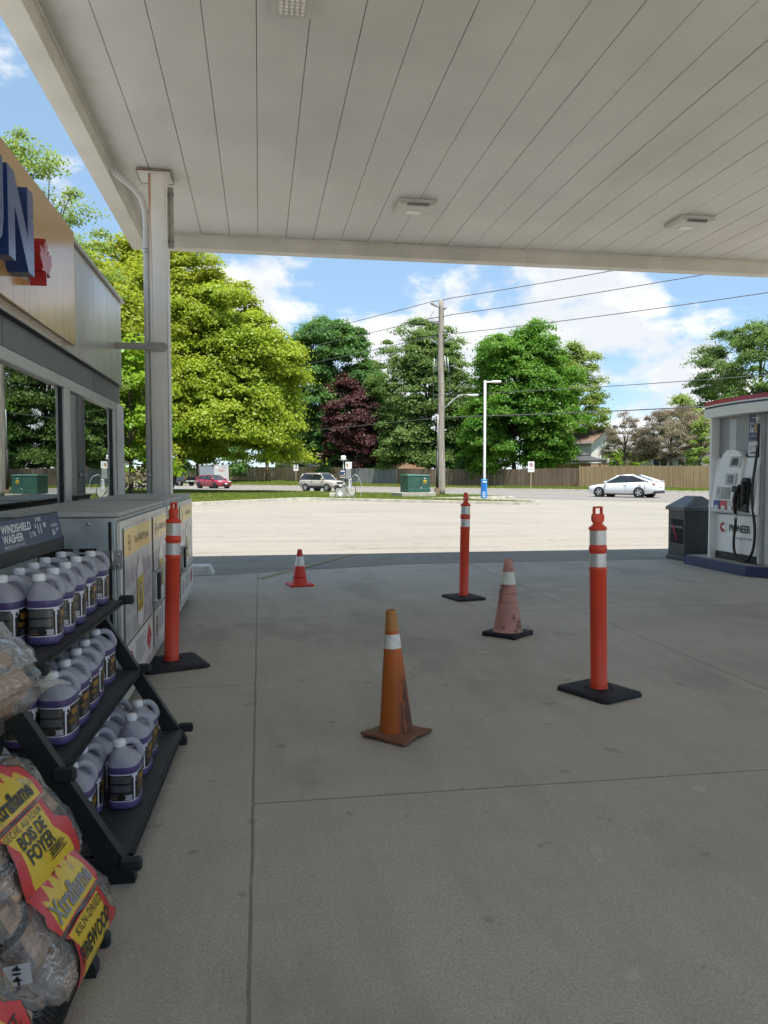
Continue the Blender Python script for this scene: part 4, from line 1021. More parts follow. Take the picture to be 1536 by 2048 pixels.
def bag(name_label, cx, cyy, cz, yaw, tilt, L, a, bh, texts, seed, phi=(22, 165), seam=.09, lab_s=(-.17, .17), roll_end=True):
    rr = random.Random(seed)
    t = thing('firewood_bag', name_label, 'firewood bag', group='clear bags of firewood')
    ax = Vector((math.sin(R(yaw)), math.cos(R(yaw)), 0)); nz = Vector((math.sin(R(tilt))*math.cos(R(yaw)), -math.sin(R(tilt))*math.sin(R(yaw)), math.cos(R(tilt))))
    ly = nz.cross(ax); m = Matrix((ax, ly, nz)).transposed().to_4x4(); m.translation = (cx, cyy, cz)
    t.matrix_world = m
    E = 2.7
    def cs(ph, k=1, a_=a, b_=bh): c_, s_ = math.cos(ph), math.sin(ph); return (a_*k*math.copysign(abs(c_)**(2/E), c_), b_*k*math.copysign(abs(s_)**(2/E), s_))
    def wob(p, amp, f): return Vector((mnoise.noise(Vector(p)*f+Vector((seed, 0, 0))), mnoise.noise(Vector(p)*f+Vector((0, seed, 3))), mnoise.noise(Vector(p)*f+Vector((5, 1, seed)))))*amp
    # logs: split wedges, ends showing at the near end
    b = MB(); cells = []
    ny, nz_ = 3, 3
    for i in range(ny):
        for j in range(nz_):
            y0, z0 = -a*.86+(i+.5)*a*1.72/ny, -bh*.84+(j+.5)*bh*1.68/nz_; cells.append((y0, z0))
    for (y0, z0) in cells:
        k = rr.randint(4, 7); ry, rz_ = a*.86/ny*1.02, bh*.84/nz_*1.02; a0 = rr.random()*6
        out = [(y0+ry*1.06*(.86+.3*rr.random())*math.cos(a0+2*math.pi*q/k), z0+rz_*1.06*(.86+.3*rr.random())*math.sin(a0+2*math.pi*q/k)) for q in range(k)]
        l0, l1 = -L/2+rr.uniform(-.012, .015), L/2+rr.uniform(-.02, .01); tw = rr.uniform(-.03, .03)
        n = len(out); segs = 5
        vs = []
        for q in range(segs+1):
            xx = l0+(l1-l0)*q/segs; ww = tw*(q/segs-.5)
            for (yy, zz) in out: vs.append((xx, yy+(zz-z0)*ww+rr.uniform(-.002, .002), zz-(yy-y0)*ww+rr.uniform(-.002, .002)))
        bark = rr.randrange(n)
        b.add(vs, [(q*n+i, (q+1)*n+i, (q+1)*n+(i+1) % n, q*n+(i+1) % n) for q in range(segs) for i in range(n) if i != bark], MAT_wood)
        b.add(vs, [(q*n+bark, (q+1)*n+bark, (q+1)*n+(bark+1) % n, q*n+(bark+1) % n) for q in range(segs)], MAT_bark)
        b.add([vs[i] for i in range(n)], [tuple(range(n))], MAT_logend); b.add([vs[segs*n+i] for i in range(n)], [tuple(reversed(range(n)))], MAT_logend)
    b.build('log', t)
    # film: a tube round the logs, gathered to a flat seam at both ends
    n = 56; st = [(-L/2-seam, .95, .03), (-L/2-seam*.55, .9, .16), (-L/2-.035, .97, .62), (-L/2-.008, 1, .93), (-L/2+.03, 1.02, 1.01)]
    st += [(-L/2+.03+(L-.06)*q/14, 1.02, 1.02) for q in range(1, 15)]
    st += [(L/2+.008, 1, .95), (L/2+.04, .97, .6), (L/2+seam*.7, .93, .16), (L/2+seam, .98, .03)]
    vs = []
    for xx, ka, kb in st:
        for q in range(n):
            y, z = cs(2*math.pi*q/n, 1, a*1.03*ka, bh*1.04*kb); p = Vector((xx, y, z)); edge = 1 if abs(xx) > L/2 else .3
            vs.append(p+wob(p, .024*edge, 9)+wob(p, .010*(.4+edge), 24))
    b = MB(); b.add(vs, [(i*n+k, i*n+(k+1) % n, (i+1)*n+(k+1) % n, (i+1)*n+k) for i in range(len(st)-1) for k in range(n)], MAT_film, True); b.build('film', t)
    # printed label: a fine grid over the top of the bag, wrapped round its edge
    N = 400; ph0, ph1 = R(phi[1]), R(phi[0])
    if texts is None: return t
    tab = [0]; pv = cs(ph0)
    for i in range(1, N+1):
        q = cs(ph0+(ph1-ph0)*i/N); tab.append(tab[-1]+math.hypot(q[0]-pv[0], q[1]-pv[1])); pv = q
    H = tab[-1]; tab = np.array(tab)
    def surf(s, v, off):
        ph = ph0+(ph1-ph0)*float(np.interp(v, tab, np.arange(N+1)))/N
        y, z = cs(ph, 1, a*1.045+off, bh*1.06+off); p = Vector((s, y, z))
        return p+wob(p, .003, 9)
    # v runs from the lower wrapped edge to the top
    s0, s1 = lab_s; G = 130; W = s1-s0
    S = np.linspace(s0, s1, G); V = np.linspace(0, H, G)
    cx_, cv_ = np.meshgrid((S[:-1]+S[1:])/2, (V[:-1]+V[1:])/2, indexing='ij'); P = np.c_[cx_.ravel(), cv_.ravel()]
    def nrm(poly): return [(s0+x*W, y*H) for x, y in poly]
    bl = [(0.0, .02), (.16, .0), (.30, .03), (.55, .0), (1, .02), (.97, .2), (.99, .33), (.86, .40), (.84, .52), (.97, .60), (.96, .80), (.86, .86)]
    crown_ = [(.80, .95), (.72, .91), (.66, 1.0), (.58, .92), (.50, .98), (.42, .89), (.34, .97), (.27, .87), (.18, .92), (.14, .82), (.05, .83), (.06, .70), (.0, .66), (.05, .56), (.15, .50), (.10, .38), (.02, .25)]
    red = nrm(bl+crown_)
    yel = nrm([(.13, .05), (.88, .04), (.86, .22), (.76, .36), (.78, .535), (.13, .535), (.22, .40), (.16, .22)])
    yel2 = nrm([(.10, .575), (.88, .575), (.90, .70), (.84, .80), (.76, .77), (.70, .88), (.63, .77), (.57, .86), (.50, .75), (.44, .85), (.38, .74), (.30, .82), (.24, .72), (.16, .76), (.14, .66)])
    strip_ = nrm([(.02, .545), (.95, .545), (.95, .565), (.02, .565)])
    inR, inY, inY2, inS = inside(P, red), inside(P, yel), inside(P, yel2), inside(P, strip_)
    rim = inside(P, [(s0+W/2+(x-s0-W/2)*1.03, H/2+(y-H/2)*1.025) for x, y in red]) & ~inR
    vsg = {}
    b = MB()
    vs = [surf(s, v, .004) for s in S for v in V]
    groups = {LK: [], LR: [], LY: []}
    G1 = G-1
    for idx in range(G1*G1):
        if not (inR[idx] or rim[idx]) or inS[idx]: continue
        i, j = divmod(idx, G1); f = (i*G+j, (i+1)*G+j, (i+1)*G+j+1, i*G+j+1)
        groups[LK if rim[idx] else (LY if (inY[idx] or inY2[idx]) else LR)].append(f)
    used = sorted({q for fl in groups.values() for f in fl for q in f}); mp_ = {q: i for i, q in enumerate(used)}
    first = True
    vv = [vs[q] for q in used]
    for mat_, fl in groups.items(): b.add(vv, [tuple(mp_[q] for q in f) for f in fl], mat_, True)
    def put(txt, x, y, size, mat, off=.0065, **k):
        g_, f_ = textgeo(txt, 1.0, **k); sc_ = size*H
        b.add([surf(s0+x*W+p[0]*sc_, y*H+p[1]*sc_, off) for p in g_], f_, mat)
    for tx in texts: put(*tx[:5], **tx[5])
    def quad(x0, y0, x1, y1, mat, off=.0065, k=6):
        v = [surf(s0+(x0+(x1-x0)*i/k)*W, (y0+(y1-y0)*j/k)*H, off) for i in range(k+1) for j in range(k+1)]
        b.add(v, [(i*(k+1)+j, (i+1)*(k+1)+j, (i+1)*(k+1)+j+1, i*(k+1)+j+1) for i in range(k) for j in range(k)], mat, True)
    quad(.16, .055, .30, .155, LW)
    for i in range(11): quad(.172+i*.0108, .065, .172+i*.0108+(.007 if i % 3 else .004), .145, LK, .008, 2)
    for i in range(3):
        a0 = i*2.094+.5; v = []
        for q in range(7): aa = a0+q*.26; v += [surf(s0+.45*W+.034*W*math.cos(aa)*r_, .13*H+.034*W*math.sin(aa)*r_, .0075) for r_ in (.62, 1.05)]
        b.add(v, [(2*q, 2*q+2, 2*q+3, 2*q+1) for q in range(6)], LK)
    for i in range(4): quad(.5, .215+i*.018, .79-.03*(i % 2), .222+i*.018, LK, .0075, 3)
    b.build('printed_label', t)
    t['_surf'] = 0
    return t, surf, cs
BT = dict(bold=.012)
def brand(off=0): return [('Xtraflame', .50, .65, .155, LK, dict(bold=.03, shear=.12, sx=.85))]
fr = brand()+[('SÉCHÉ AU FOUR', .45, .505, .062, LK, dict(space=1.15)), ('BOIS DE', .46, .425, .115, LK, dict(bold=.025, shear=.2, sx=.9)), ('FOYER', .46, .325, .125, LK, dict(bold=.025, shear=.12, sx=1.0)), ('21 dm³', .62, .255, .055, LK, dict(bold=.01, shear=.2)), ('Produit du Canada', .66, .085, .042, LK, {})]
en = [('Xtraflame', .50, .65, .155, MAT_inkg, dict(bold=.03, shear=.12, sx=.85)), ('KILN-DRIED', .5, .50, .065, LK, dict(space=1.15)), ('FIREWOOD', .47, .39, .115, LK, dict(bold=.025, shear=.12, sx=.8)), ('21 dm³', .6, .27, .06, LK, dict(bold=.01)), ('Product of Canada', .66, .1, .042, LK, {})]
en2 = [('Xtraflame', .50, .65, .155, LK, dict(bold=.03, shear=.12, sx=.85)), ('KILN-DRIED', .5, .50, .065, LK, dict(space=1.15)), ('FIREWOOD', .47, .40, .115, LK, dict(bold=.025, shear=.12, sx=.8)), ('.75 CU.FT.', .68, .29, .085, LK, dict(bold=.015)), ('stacked', .70, .23, .05, LK, {}), ('21 cu.dm', .66, .16, .09, LK, dict(bold=.015))]
bagA = bag('firewood bag with the French label, leaning high on the rack', -.735, 2.235, .375, 8, 52, .40, .20, .105, fr, 3, phi=(24, 162), seam=.13, lab_s=(-.185, .165))
bagB = bag('firewood bag with the English label and a price sticker on its end, lying lowest', -.625, 2.165, .165, 6, 50, .40, .175, .125, en, 8, phi=(34, 198), lab_s=(-.15, .185))
bagC = bag('firewood bag at the bottom left corner, nearest the camera', -.66, 1.50, .30, 8, 50, .38, .19, .11, en2, 14)
bagD = bag('firewood bag at the top of the pile, only its clear gathered end in view', -.85, 2.36, .80, 14, 44, .32, .15, .085, None, 21, seam=.22)
# stickers on the near end of the low bag
def endpatch(parent, L, y0, y1, z0, z1, mat, skew=0):
    b = MB(); k = 6; v = []
    for i in range(k+1):
        for j in range(k+1):
            y, z = y0+(y1-y0)*i/k, z0+(z1-z0)*j/k
            v.append((-L/2-.034-.02*math.cos(y*12)*math.cos(z*14)+skew*z, y, z))
    b.add(v, [(i*(k+1)+j, i*(k+1)+j+1, (i+1)*(k+1)+j+1, (i+1)*(k+1)+j) for i in range(k) for j in range(k)], mat, True)
    return b
tB = bagB[0]
# local axes of the end: looking along +x (away from the camera), up is mostly local y/z mixed
LB = MB()
def endmap(u, v, off): return Vector((-.2-.055-off, u, v))
up = (tB.matrix_world.inverted().to_3x3() @ Vector((0, 0, 1))); up.x = 0; up.normalize(); rt = Vector((1, 0, 0)).cross(up)
def endquad(b, cu, cv, w, h, mat, off, ang=0):
    ca, sa = math.cos(R(ang)), math.sin(R(ang)); v = []
    for i in range(7):
        for j in range(7):
            x, y = w*(i/6-.5), h*(j/6-.5); x, y = x*ca-y*sa+cu, x*sa+y*ca+cv
            p = rt*(-x)+up*y; v.append(Vector((-.2-.07-off+.5*(x*x+y*y), p.y, p.z)))
    b.add(v, [(i*7+j, (i+1)*7+j, (i+1)*7+j+1, i*7+j+1) for i in range(6) for j in range(6)], mat, True)
def endtext(b, s, cu, cv, size, mat, off, ang=0, **k):
    g_, f_ = textgeo(s, size, **k); ca, sa = math.cos(R(ang)), math.sin(R(ang)); v = []
    for x, y, _ in g_:
        x, y = x*ca-y*sa+cu, x*sa+y*ca+cv; p = rt*(-x)+up*y; v.append(Vector((-.2-.07-off+.5*(x*x+y*y), p.y, p.z)))
    b.add(v, f_, mat)
b = MB(); endquad(b, .085, -.085, .10, .13, LW, .0, -4)
lines = ['XTRAFLAME firewood is', 'quality wood. It must have', 'been treated by', 'reaching a set core of', '71.1°C (160°F) for', '75 minutes. It is insect free', 'and ignites easily. All you do', 'is to stretch out in your', 'fireplace and enjoy', 'IMPORTANT: store under', 'shelter']
for i, s in enumerate(lines): endtext(b, s, .042, -.030-i*.0112, 0.0078, LK, .0015, -4, align='LEFT', bold=.0003 if i in (0, 9) else 0)
b.build('notice_sticker', tB)
b = MB(); endquad(b, -.075, .045, .062, .05, LW, .0, -8); endtext(b, '414-', -.075, .045, .026, LK, .002, -95, bold=.001); b.build('price_sticker', tB)
b = MB(); endquad(b, .075, .035, .042, .05, LW, .0, -6); endquad(b, .075, .035, .036, .044, LR, .0015, -6); endquad(b, .075, .039, .012, .014, LY, .003, 40); b.build('logo_sticker', tB)
# ------------------------------------------------------------------ pump island, fuel pump, service bin
MAT_isl = M("pump island concrete", (.30, .275, .23), .8, var=.15, scale=4, bump=.3)
MAT_islb = mat_dirty("navy kerb paint", (.016, .026, .085), (.10, .10, .11), .5, 9, .5)
t = thing('pump_island', 'low concrete pump island with navy painted kerb', 'pump island', (.15, 0, 0))
o = [(6.44, 11.15), (6.44, 9.62), (6.62, 9.36), (7.0, 9.28), (7.75, 9.28), (8.1, 9.5), (8.1, 10.9), (7.9, 11.15)]
b = MB(); n = len(o)
def shr(d): return inset(list(o) if sum(o[i-1][0]*o[i][1]-o[i][0]*o[i-1][1] for i in range(n)) > 0 else list(reversed(o)), d)
r0, r1, r2 = shr(-.015), shr(.0), shr(.05)
b.add([(*p, 0) for p in r0]+[(*p, .13) for p in r1]+[(*p, .15) for p in shr(.02)], [(q*n+i, q*n+(i+1) % n, (q+1)*n+(i+1) % n, (q+1)*n+i) for q in range(2) for i in range(n)], MAT_islb); b.build('kerb', t)
b = MB(); b.flat(shr(.018), MAT_isl, z=.149); b.build('top', t)

MAT_pw = M("pump white enamel", (.86, .86, .84), .32, var=.05, scale=2, spec=.6); MAT_pg = M("pump grey sheet", (.50, .505, .495), .4, var=.06, metal=.1)
MAT_pg2 = M("pump mid grey panel", (.30, .305, .305), .45, var=.06); MAT_pd = M("pump dark plinth", (.03, .032, .03), .6)
MAT_hw = mat_dirty("pump header white", (.78, .78, .75), (.4, .38, .34), .2, 3, .35); MAT_hr = M("header red stripe", (.42, .02, .045), .35); MAT_hn = M("header navy stripe", (.014, .025, .07), .35)
MAT_scr = M("pump display glass", (.035, .04, .033), .12, spec=.8); MAT_bz = M("pump bezel grey", (.50, .505, .50), .4)
MAT_bl = M("regular grade blue", (.02, .05, .30), .35); MAT_rd = M("premium grade red", (.50, .025, .05), .35); MAT_hose = M("black fuel hose", (.012, .012, .013), .45, spec=.5)
MAT_noz = M("black nozzle boot", (.010, .010, .011), .5, var=.3)
PX, PY = 6.80, 10.76
p = thing('fuel_pump', 'white and grey fuel pump with curved header striped red and navy', 'fuel pump', (PX, PY, .15))
F = frame((0, 0, 0), (0, -1, 0), (0, 0, 1))      # u to the right along the face, v up, w toward the camera side (-x)
W = 1.10
b = MB()
b.box((.40, -W/2, 1.12), (.60, W-.02, 2.06), MAT_pg); b.box((.03, -.035, 1.06), (.22, .05, 2.14), MAT_pw, bev=.01); b.box((.10, -W+.02, 1.06), (.18, .04, 2.10), MAT_pw, bev=.008)
b.build('cabinet', p)
b = MB(); b.box((.45, -W/2, .05), (.86, W-.01, .10), MAT_pd); b.build('plinth', p)
b = MB(); b.box((.055, -W/2, .385), (.07, W-.12, .56), MAT_pw, bev=.008)
L = F @ T(0, 0, -.0195)
Fz = lambda z: F @ T(0, 0, z)
m = Fz(-.0185)
m = F @ T(0, 0, -.018)
b.build('lower_door', p)
b = MB(); fm = F @ T(0, 0, -.0185+.0005)
fm = frame((.0185, 0, 0), (0, -1, 0), (0, 0, 1))
b.disc(.245, .47, .075, MAT_hr, fm, .002, 28); b.flat([(.205, .475), (.315, .535), (.315, .42)], MAT_pw, fm, .003); b.flat([(.315, .40), (.322, .40), (.327, .545), (.335, .545), (.325, .47)], MAT_pd, fm, .004)
b.text('PIONEER', .645, .465, .145, MAT_pd, fm, .003, bold=.004, sx=.86); b.text('energy for Life', .75, .335, .062, MAT_inkg, fm, .003)
for x, y, a in ((.22, .22, -.5), (.25, .18, -.7), (.33, .30, .1), (.27, .06, .2)): b.flat([(x, y), (x+.05*math.cos(a), y+.05*math.sin(a)), (x+.05*math.cos(a), y+.05*math.sin(a)+.005), (x, y+.005)], MAT_pg2, fm, .003)
b.disc(.53, .62, .011, MAT_pd, fm, .002); b.build('brand_lettering', p)
# recessed upper back panel
b = MB(); b.box((.075, -W/2, 1.86), (.05, W-.08, .62), MAT_pg2); b.box((.049, -.40, 1.83), (.006, .16, .46), MAT_pg); b.build('back_panel', p)
# bulging upper console
b = MB(); prof = [(.68, .02), (.70, -.055), (.76, -.075), (1.25, -.03), (1.49, .02), (1.49, .10), (.68, .10)]     # (v, x)
n = len(prof)
for u0, u1 in ((.0, W),):
    vs = [(x, -u0, v) for v, x in prof]+[(x, -u1, v) for v, x in prof]
    b.add(vs, [(i, (i+1) % n, n+(i+1) % n, n+i) for i in range(n)]+[tuple(reversed(range(n))), tuple(range(n, 2*n))], MAT_pw)
b.build('console', p)
def cx(v): return float(np.interp(v, [.70, .76, 1.25, 1.49], [-.055, -.075, -.03, .02]))
b = MB(); out = [(.17, .72), (.78, .72), (.79, 1.1), (.77, 1.45), (.70, 1.555), (.6, 1.60), (.47, 1.615), (.35, 1.60), (.27, 1.55), (.22, 1.45), (.19, 1.1)]
n = len(out); vs = [(cx(v)-.045, -u, v) for u, v in out]+[(cx(v)+.03, -u, v) for u, v in out]
tri = tessellate_polygon([[Vector((u, v, 0)) for u, v in out]])
b.add(vs, [tuple(q) for q in tri]+[(i, (i+1) % n, n+(i+1) % n, n+i) for i in range(n)], MAT_pw, False)
b.build('bezel', p)
def plate(name, u0, u1, v0, v1, mat, th=.012, off=.045, par=p):
    b = MB(); a0, a1 = cx(v0)-off, cx(v1)-off
    b.add([(a0, -u0, v0), (a0, -u1, v0), (a1, -u1, v1), (a1, -u0, v1), (a0-th, -u0-.006, v0+.006), (a0-th, -u1+.006, v0+.006), (a1-th, -u1+.006, v1-.006), (a1-th, -u0-.006, v1-.006)],
          [(4, 5, 6, 7), (0, 1, 5, 4), (1, 2, 6, 5), (2, 3, 7, 6), (3, 0, 4, 7)], mat); return b.build(name, par)
s1 = plate('screen_frame', .47, .74, 1.36, 1.52, MAT_bz, .008); plate('screen', .52, .685, 1.385, 1.495, MAT_scr, .004, .0535, s1)
s2 = plate('screen_frame', .44, .70, 1.10, 1.27, MAT_bz, .016); plate('screen', .51, .64, 1.135, 1.24, MAT_scr, .004, .0615, s2)
plate('receipt_slot', .25, .40, .90, 1.08, MAT_bz, .012); plate('keypad', .43, .58, .90, 1.07, MAT_pg2, .008); plate('card_reader', .62, .71, 1.0, 1.09, MAT_pd, .014)
plate('grade_button', .205, .36, .74, .875, MAT_bl, .012); plate('grade_button', .365, .535, .74, .875, MAT_rd, .012); plate('grade_button', .54, .70, .74, .875, MAT_bz, .012)
for u in (.26, .43, .60): plate('push_plate', u, u+.085, .742, .80, MAT_wht, .02, .056)
b = MB()
for u, v in ((.31, 1.03), (.30, .98), (.33, 1.0)): b.box((cx(v)-.06, -u, v), (.004, .03, .012), MAT_pd)
b.text('GAS', .47, 1.575, .028, MAT_pd, frame((-.037, 0, 0), (0, -1, 0), (0, 0, 1)), .0); b.build('bezel_print', p)
b = MB(); fm2 = frame((.03, 0, 0), (0, -1, 0), (.0, 0, 1))
b.rect(.035, 1.14, .165, 1.44, MAT_bl, frame((-.018, 0, 0), (0, -1, 0), (.2, 0, 1)), -.03)
b.build('price_plate', p)
# signs on the back panel: save 5 cents, octane sticker, pump number
b = MB(); bm = frame((.044, 0, 0), (0, -1, 0), (0, 0, 1)); b.rect(.78, 1.74, 1.04, 2.10, MAT_navy, bm, .002)
MAT_gold = M("gold coin print", (.48, .31, .10), .4); b.disc(.965, 1.90, .075, MAT_gold, bm, .003, 26)
b.text('SAVE', .795, 1.965, .055, MAT_wht, bm, .0035, align='LEFT', sx=.85); b.text('5¢', .795, 1.885, .115, MAT_wht, bm, .004, align='LEFT', bold=.003, sx=.85); b.text('3¢', .965, 1.90, .07, MAT_navy, bm, .0045)
b.rect(.83, 2.045, .93, 2.055, MAT_wht, bm, .003); b.rect(.815, 1.79, .93, 1.797, MAT_wht, bm, .003); b.build('price_poster', p)
b = MB(); b.prism([(.80, 1.50), (1.03, 1.50), (1.03, 1.73), (.80, 1.73)], 0, .03, MAT_navy, bm); b.rect(.815, 1.515, 1.015, 1.715, MAT_wht, bm, .031); b.text('871', .90, 1.625, .10, MAT_pd, bm, .032, sx=.8); b.rect(.85, 1.54, .98, 1.575, MAT_inkg, bm, .032); b.rect(.84, 1.69, 1.0, 1.697, MAT_inkg, bm, .032); b.build('octane_sign', p)
b = MB(); b.text('1', 1.005, 1.36, .17, MAT_pd, frame((-.012, 0, 0), (0, -1, 0), (.14, 0, 1)), .012, bold=.003); b.build('pump_number', p)
# nozzle boot, nozzle, hose
b = MB()
pr = [(.78, .08), (.98, .06), (.985, .45), (.96, .54), (.89, .55), (.85, .50), (.83, .36), (.79, .26)]
b.prism([(u, v+.66) for u, v in pr], .045, .11, MAT_noz, F); b.box((-.13, -.93, 1.0), (.06, .05, .32), MAT_noz, bev=.015); b.build('nozzle_boot', p)
b = MB(); b.tube([(-.12, -.84, 1.10), (-.14, -.80, 1.02), (-.14, -.755, .90), (-.13, -.745, .80), (-.12, -.75, .68)], [.03, .035, .034, .026, .02], MAT_noz, 12)
b.tube([(-.14, -.80, 1.0), (-.16, -.87, .95), (-.16, -.88, .86), (-.14, -.77, .80)], .011, MAT_noz, 8)
b.tube([(-.12, -.75, .69), (-.115, -.752, .62)], .024, MAT_galv, 12); b.build('nozzle', p)
b = MB(); pts = []
ctrl = [(-.115, -.752, .62), (-.10, -.72, .50), (-.08, -.665, .34), (-.07, -.66, .18), (-.06, -.71, .07), (-.05, -.81, .03), (-.04, -.93, .06), (-.03, -1.03, .20), (-.03, -1.06, .5), (-.09, -1.07, 1.0), (-.03, -1.075, 1.6), (-.02, -1.08, 2.1)]
def crom(c, k=8):
    c = [Vector(q) for q in c]; c = [c[0]*2-c[1]]+c+[c[-1]*2-c[-2]]; o_ = []
    for i in range(1, len(c)-2):
        for q in range(k):
            s = q/k; o_.append(.5*((2*c[i])+(c[i+1]-c[i-1])*s+(2*c[i-1]-5*c[i]+4*c[i+1]-c[i+2])*s*s+(3*c[i]-c[i-1]-3*c[i+1]+c[i+2])*s**3))
    return o_+[c[-2]]
b.tube(crom(ctrl), .019, MAT_hose, 10); b.build('hose', p)
b = MB(); b.tube([(-.03, -1.08, 2.1), (-.03, -1.08, 1.95)], .027, MAT_galv, 12); b.tube([(-.05, -1.07, 1.72), (-.05, -1.07, 1.63)], .026, MAT_galv, 12); b.build('hose_coupling', p)
# curved header
def header(z0, z1, mat, off):
    b = MB(); out = []
    for k in range(17): s = k/16; out.append((-.10-.10*math.sin(math.pi*s)-off, .10-s*(W+.55)+ (0)))
    back = [(.95+off, .10-(W+.55)), (.95+off, .10)]
    poly = out+back; b.prism(list(reversed(poly)) if True else poly, z0, z1, mat); return b
b = header(2.10, 2.235, MAT_hw, 0); b.build('header', p)
hd = header(2.235, 2.262, MAT_hn, .002).build('header_stripe', p); header(2.262, 2.285, MAT_hw, 0).build('header_stripe', p); header(2.285, 2.345, MAT_hr, .002).build('header_stripe', p)
# grey end pylon toward the camera
b = MB(); b.box((.18, -W-.075, 1.05), (.30, .15, 2.10), MAT_pg, bev=.012); b.box((.46, -W-.17, 1.05), (.5, .33, 2.10), MAT_pg, bev=.012); b.box((.02, -W-.045, 1.05), (.05, .05, 2.08), MAT_pg2, bev=.006)
b.build('end_pylon', p)

MAT_bin = M("charcoal bin plastic", (.050, .056, .056), .5, var=.12, scale=6, bump=.15, bscale=30, spec=.4); MAT_bin2 = M("lighter bin rim", (.085, .095, .098), .45)
t = thing('service_bin', 'charcoal litter bin with pyramid lid beside the fuel pump', 'litter bin', (7.06, 11.72, 0), 0)
b = MB(); c_ = .05
def oct_(h, c=c_, sx=1): return [(-h+c, -h), (h-c, -h), (h, -h+c), (h, h-c), (h-c, h), (-h+c, h), (-h, h-c), (-h, -h+c)]
def loftp(b, rings, mat, cap=True):
    n = len(rings[0][0]); vs = [(x, y, z) for pl, z in rings for x, y in pl]
    b.add(vs, [(q*n+i, q*n+(i+1) % n, (q+1)*n+(i+1) % n, (q+1)*n+i) for q in range(len(rings)-1) for i in range(n)]+([tuple((len(rings)-1)*n+i for i in range(n))] if cap else []), mat)
loftp(b, [(oct_(.32), 0), (oct_(.32), .05), (oct_(.295), .075), (oct_(.30), .84)], MAT_bin)
b.box((-.302, -.02, .62), (.008, .36, .10), MAT_slot); b.box((-.302, -.02, .40), (.008, .36, .24), MAT_slot); b.box((-.306, -.02, .545), (.014, .40, .025), MAT_bin2)
b.build('body', t)
b = MB(); loftp(b, [(oct_(.335), .82), (oct_(.335), .872), (oct_(.32), .885)], MAT_bin2, False)
ridge = [(-.05, -.16), (.05, -.16), (.06, -.15), (.06, .15), (.05, .16), (-.05, .16), (-.06, .15), (-.06, -.15)]
loftp(b, [(oct_(.32), .885), (ridge, 1.05)], MAT_bin2); b.build('lid', t)
b = MB(); b.tube([(-.305, .10, .58), (-.315, -.06, .32)], .012, MAT_rd, 8); b.build('squeegee_handle', t)
# ------------------------------------------------------------------ utility pole, cables, street lamps
def mat_pole():
    g = NT("weathered pole wood"); gr = g.ramp(g.noise(1, 6, .7, g.obj((9, 9, .7))), .3, .7)
    c = g.mix(gr, (.22, .195, .165), (.38, .345, .295)); c = g.mix(g.math('MULTIPLY', g.ramp(g.noise(1, 4, .6, g.obj((14, 14, 1.4), (3, 1, 1))), .6, .7), .6), c, (.09, .08, .07))
    return g.done(g.bsdf(c, .9, 0, .2, g.bump(gr, .6, .02)))
MAT_pole = mat_pole(); MAT_ins = M("grey insulator", (.33, .34, .35), .4); MAT_wire = M("aluminium cable", (.09, .09, .095), .5)
MAT_blackp = M("black cable guard", (.025, .022, .022), .6); MAT_lampw = M("lamp pole white paint", (.74, .75, .76), .4, var=.05); MAT_alu = M("dull aluminium arm", (.48, .48, .48), .45, metal=.4)
pl = thing('utility_pole', 'tall grey wooden utility pole with insulators beside the green transformer', 'utility pole', (11.1, 46.6, .1))
b = MB(); pts = [(-.06*z/12, 0, z) for z in np.linspace(-.1, 12.0, 25)]
b.tube([(x+.015*math.sin(z*1.3), .012*math.sin(z*.9), z) for x, _, z in pts], list(np.linspace(.25, .15, 25)), MAT_pole, 18); b.build('shaft', pl)
au = Vector((UX, UY, 0)); aw = Vector((-NX, -NY, 0))         # along the line, and toward the lot
def arm(z, side, L, up, name='insulator'):
    b = MB(); a0 = Vector((-.06*z/12, 0, z-.18))+au*side*.15; a1 = a0+au*side*L+Vector((0, 0, up))
    b.tube([a0, a1], .035, MAT_ins, 8)
    d = (a1-a0).normalized()
    for q in np.linspace(.35, .95, 6): b.cyl(a0+(a1-a0)*q-d*.015, a0+(a1-a0)*q+d*.015, .075, MAT_ins, n=12)
    b.build(name, pl); return a1
A_ = [arm(11.75, -1, .62, .34), arm(10.9, -1, .7, .05), arm(10.75, -1, .65, .25), arm(9.55, -1, .65, .28), arm(9.55, 1, .65, .28), arm(11.6, 1, .25, .05), arm(10.3, 1, .25, -.08)]
b = MB()
for s in (-1, 1):
    for k in range(2):
        o_ = au*s*(.28+.22*k)+Vector((-.04, 0, 8.3-.12*k)); b.tube([o_+au*s*.1+Vector((0, 0, -.62)), o_+Vector((0, 0, .28))], .036, MAT_ins, 8); b.tube([o_+Vector((0, 0, -.2)), Vector((-.04, 0, 8.1))], .02, MAT_ins, 6)
b.build('fuse_cutout', pl)
b = MB(); b.tube(crom([(-.4, .45, 11.4), (-.6, .65, 11.0), (-.42, .5, 10.95)]), .014, MAT_wire, 6); b.tube(crom([(-.42, .48, 10.9), (-.40, .5, 9.9), (-.40, .48, 9.4)]), .012, MAT_wire, 6)
b.tube(crom([(.15, -.15, 10.3), (.3, -.35, 9.7), (.42, -.5, 9.6), (.5, -.6, 9.75)]), .014, MAT_wire, 6)
for s in (-1, 1): b.tube(crom([(s*.3, -s*.36, 7.6), (s*.42, -s*.5, 6.5), (s*.3, -s*.3, 5.6), (0, 0, 5.2)]), .014, MAT_wire, 6)
b.build('jumper_lead', pl)
b = MB(); b.tube([(-.27, -.05, .0), (-.26, -.05, 2.75)], .085, MAT_blackp, 10); b.tube([(-.24, -.05, 2.7), (-.22, -.05, 5.0)], .05, MAT_ins, 8); b.box((-.28, -.06, .22), (.28, .26, .5), M("brown guard box", (.22, .16, .10), .8)); b.build('cable_guard', pl)
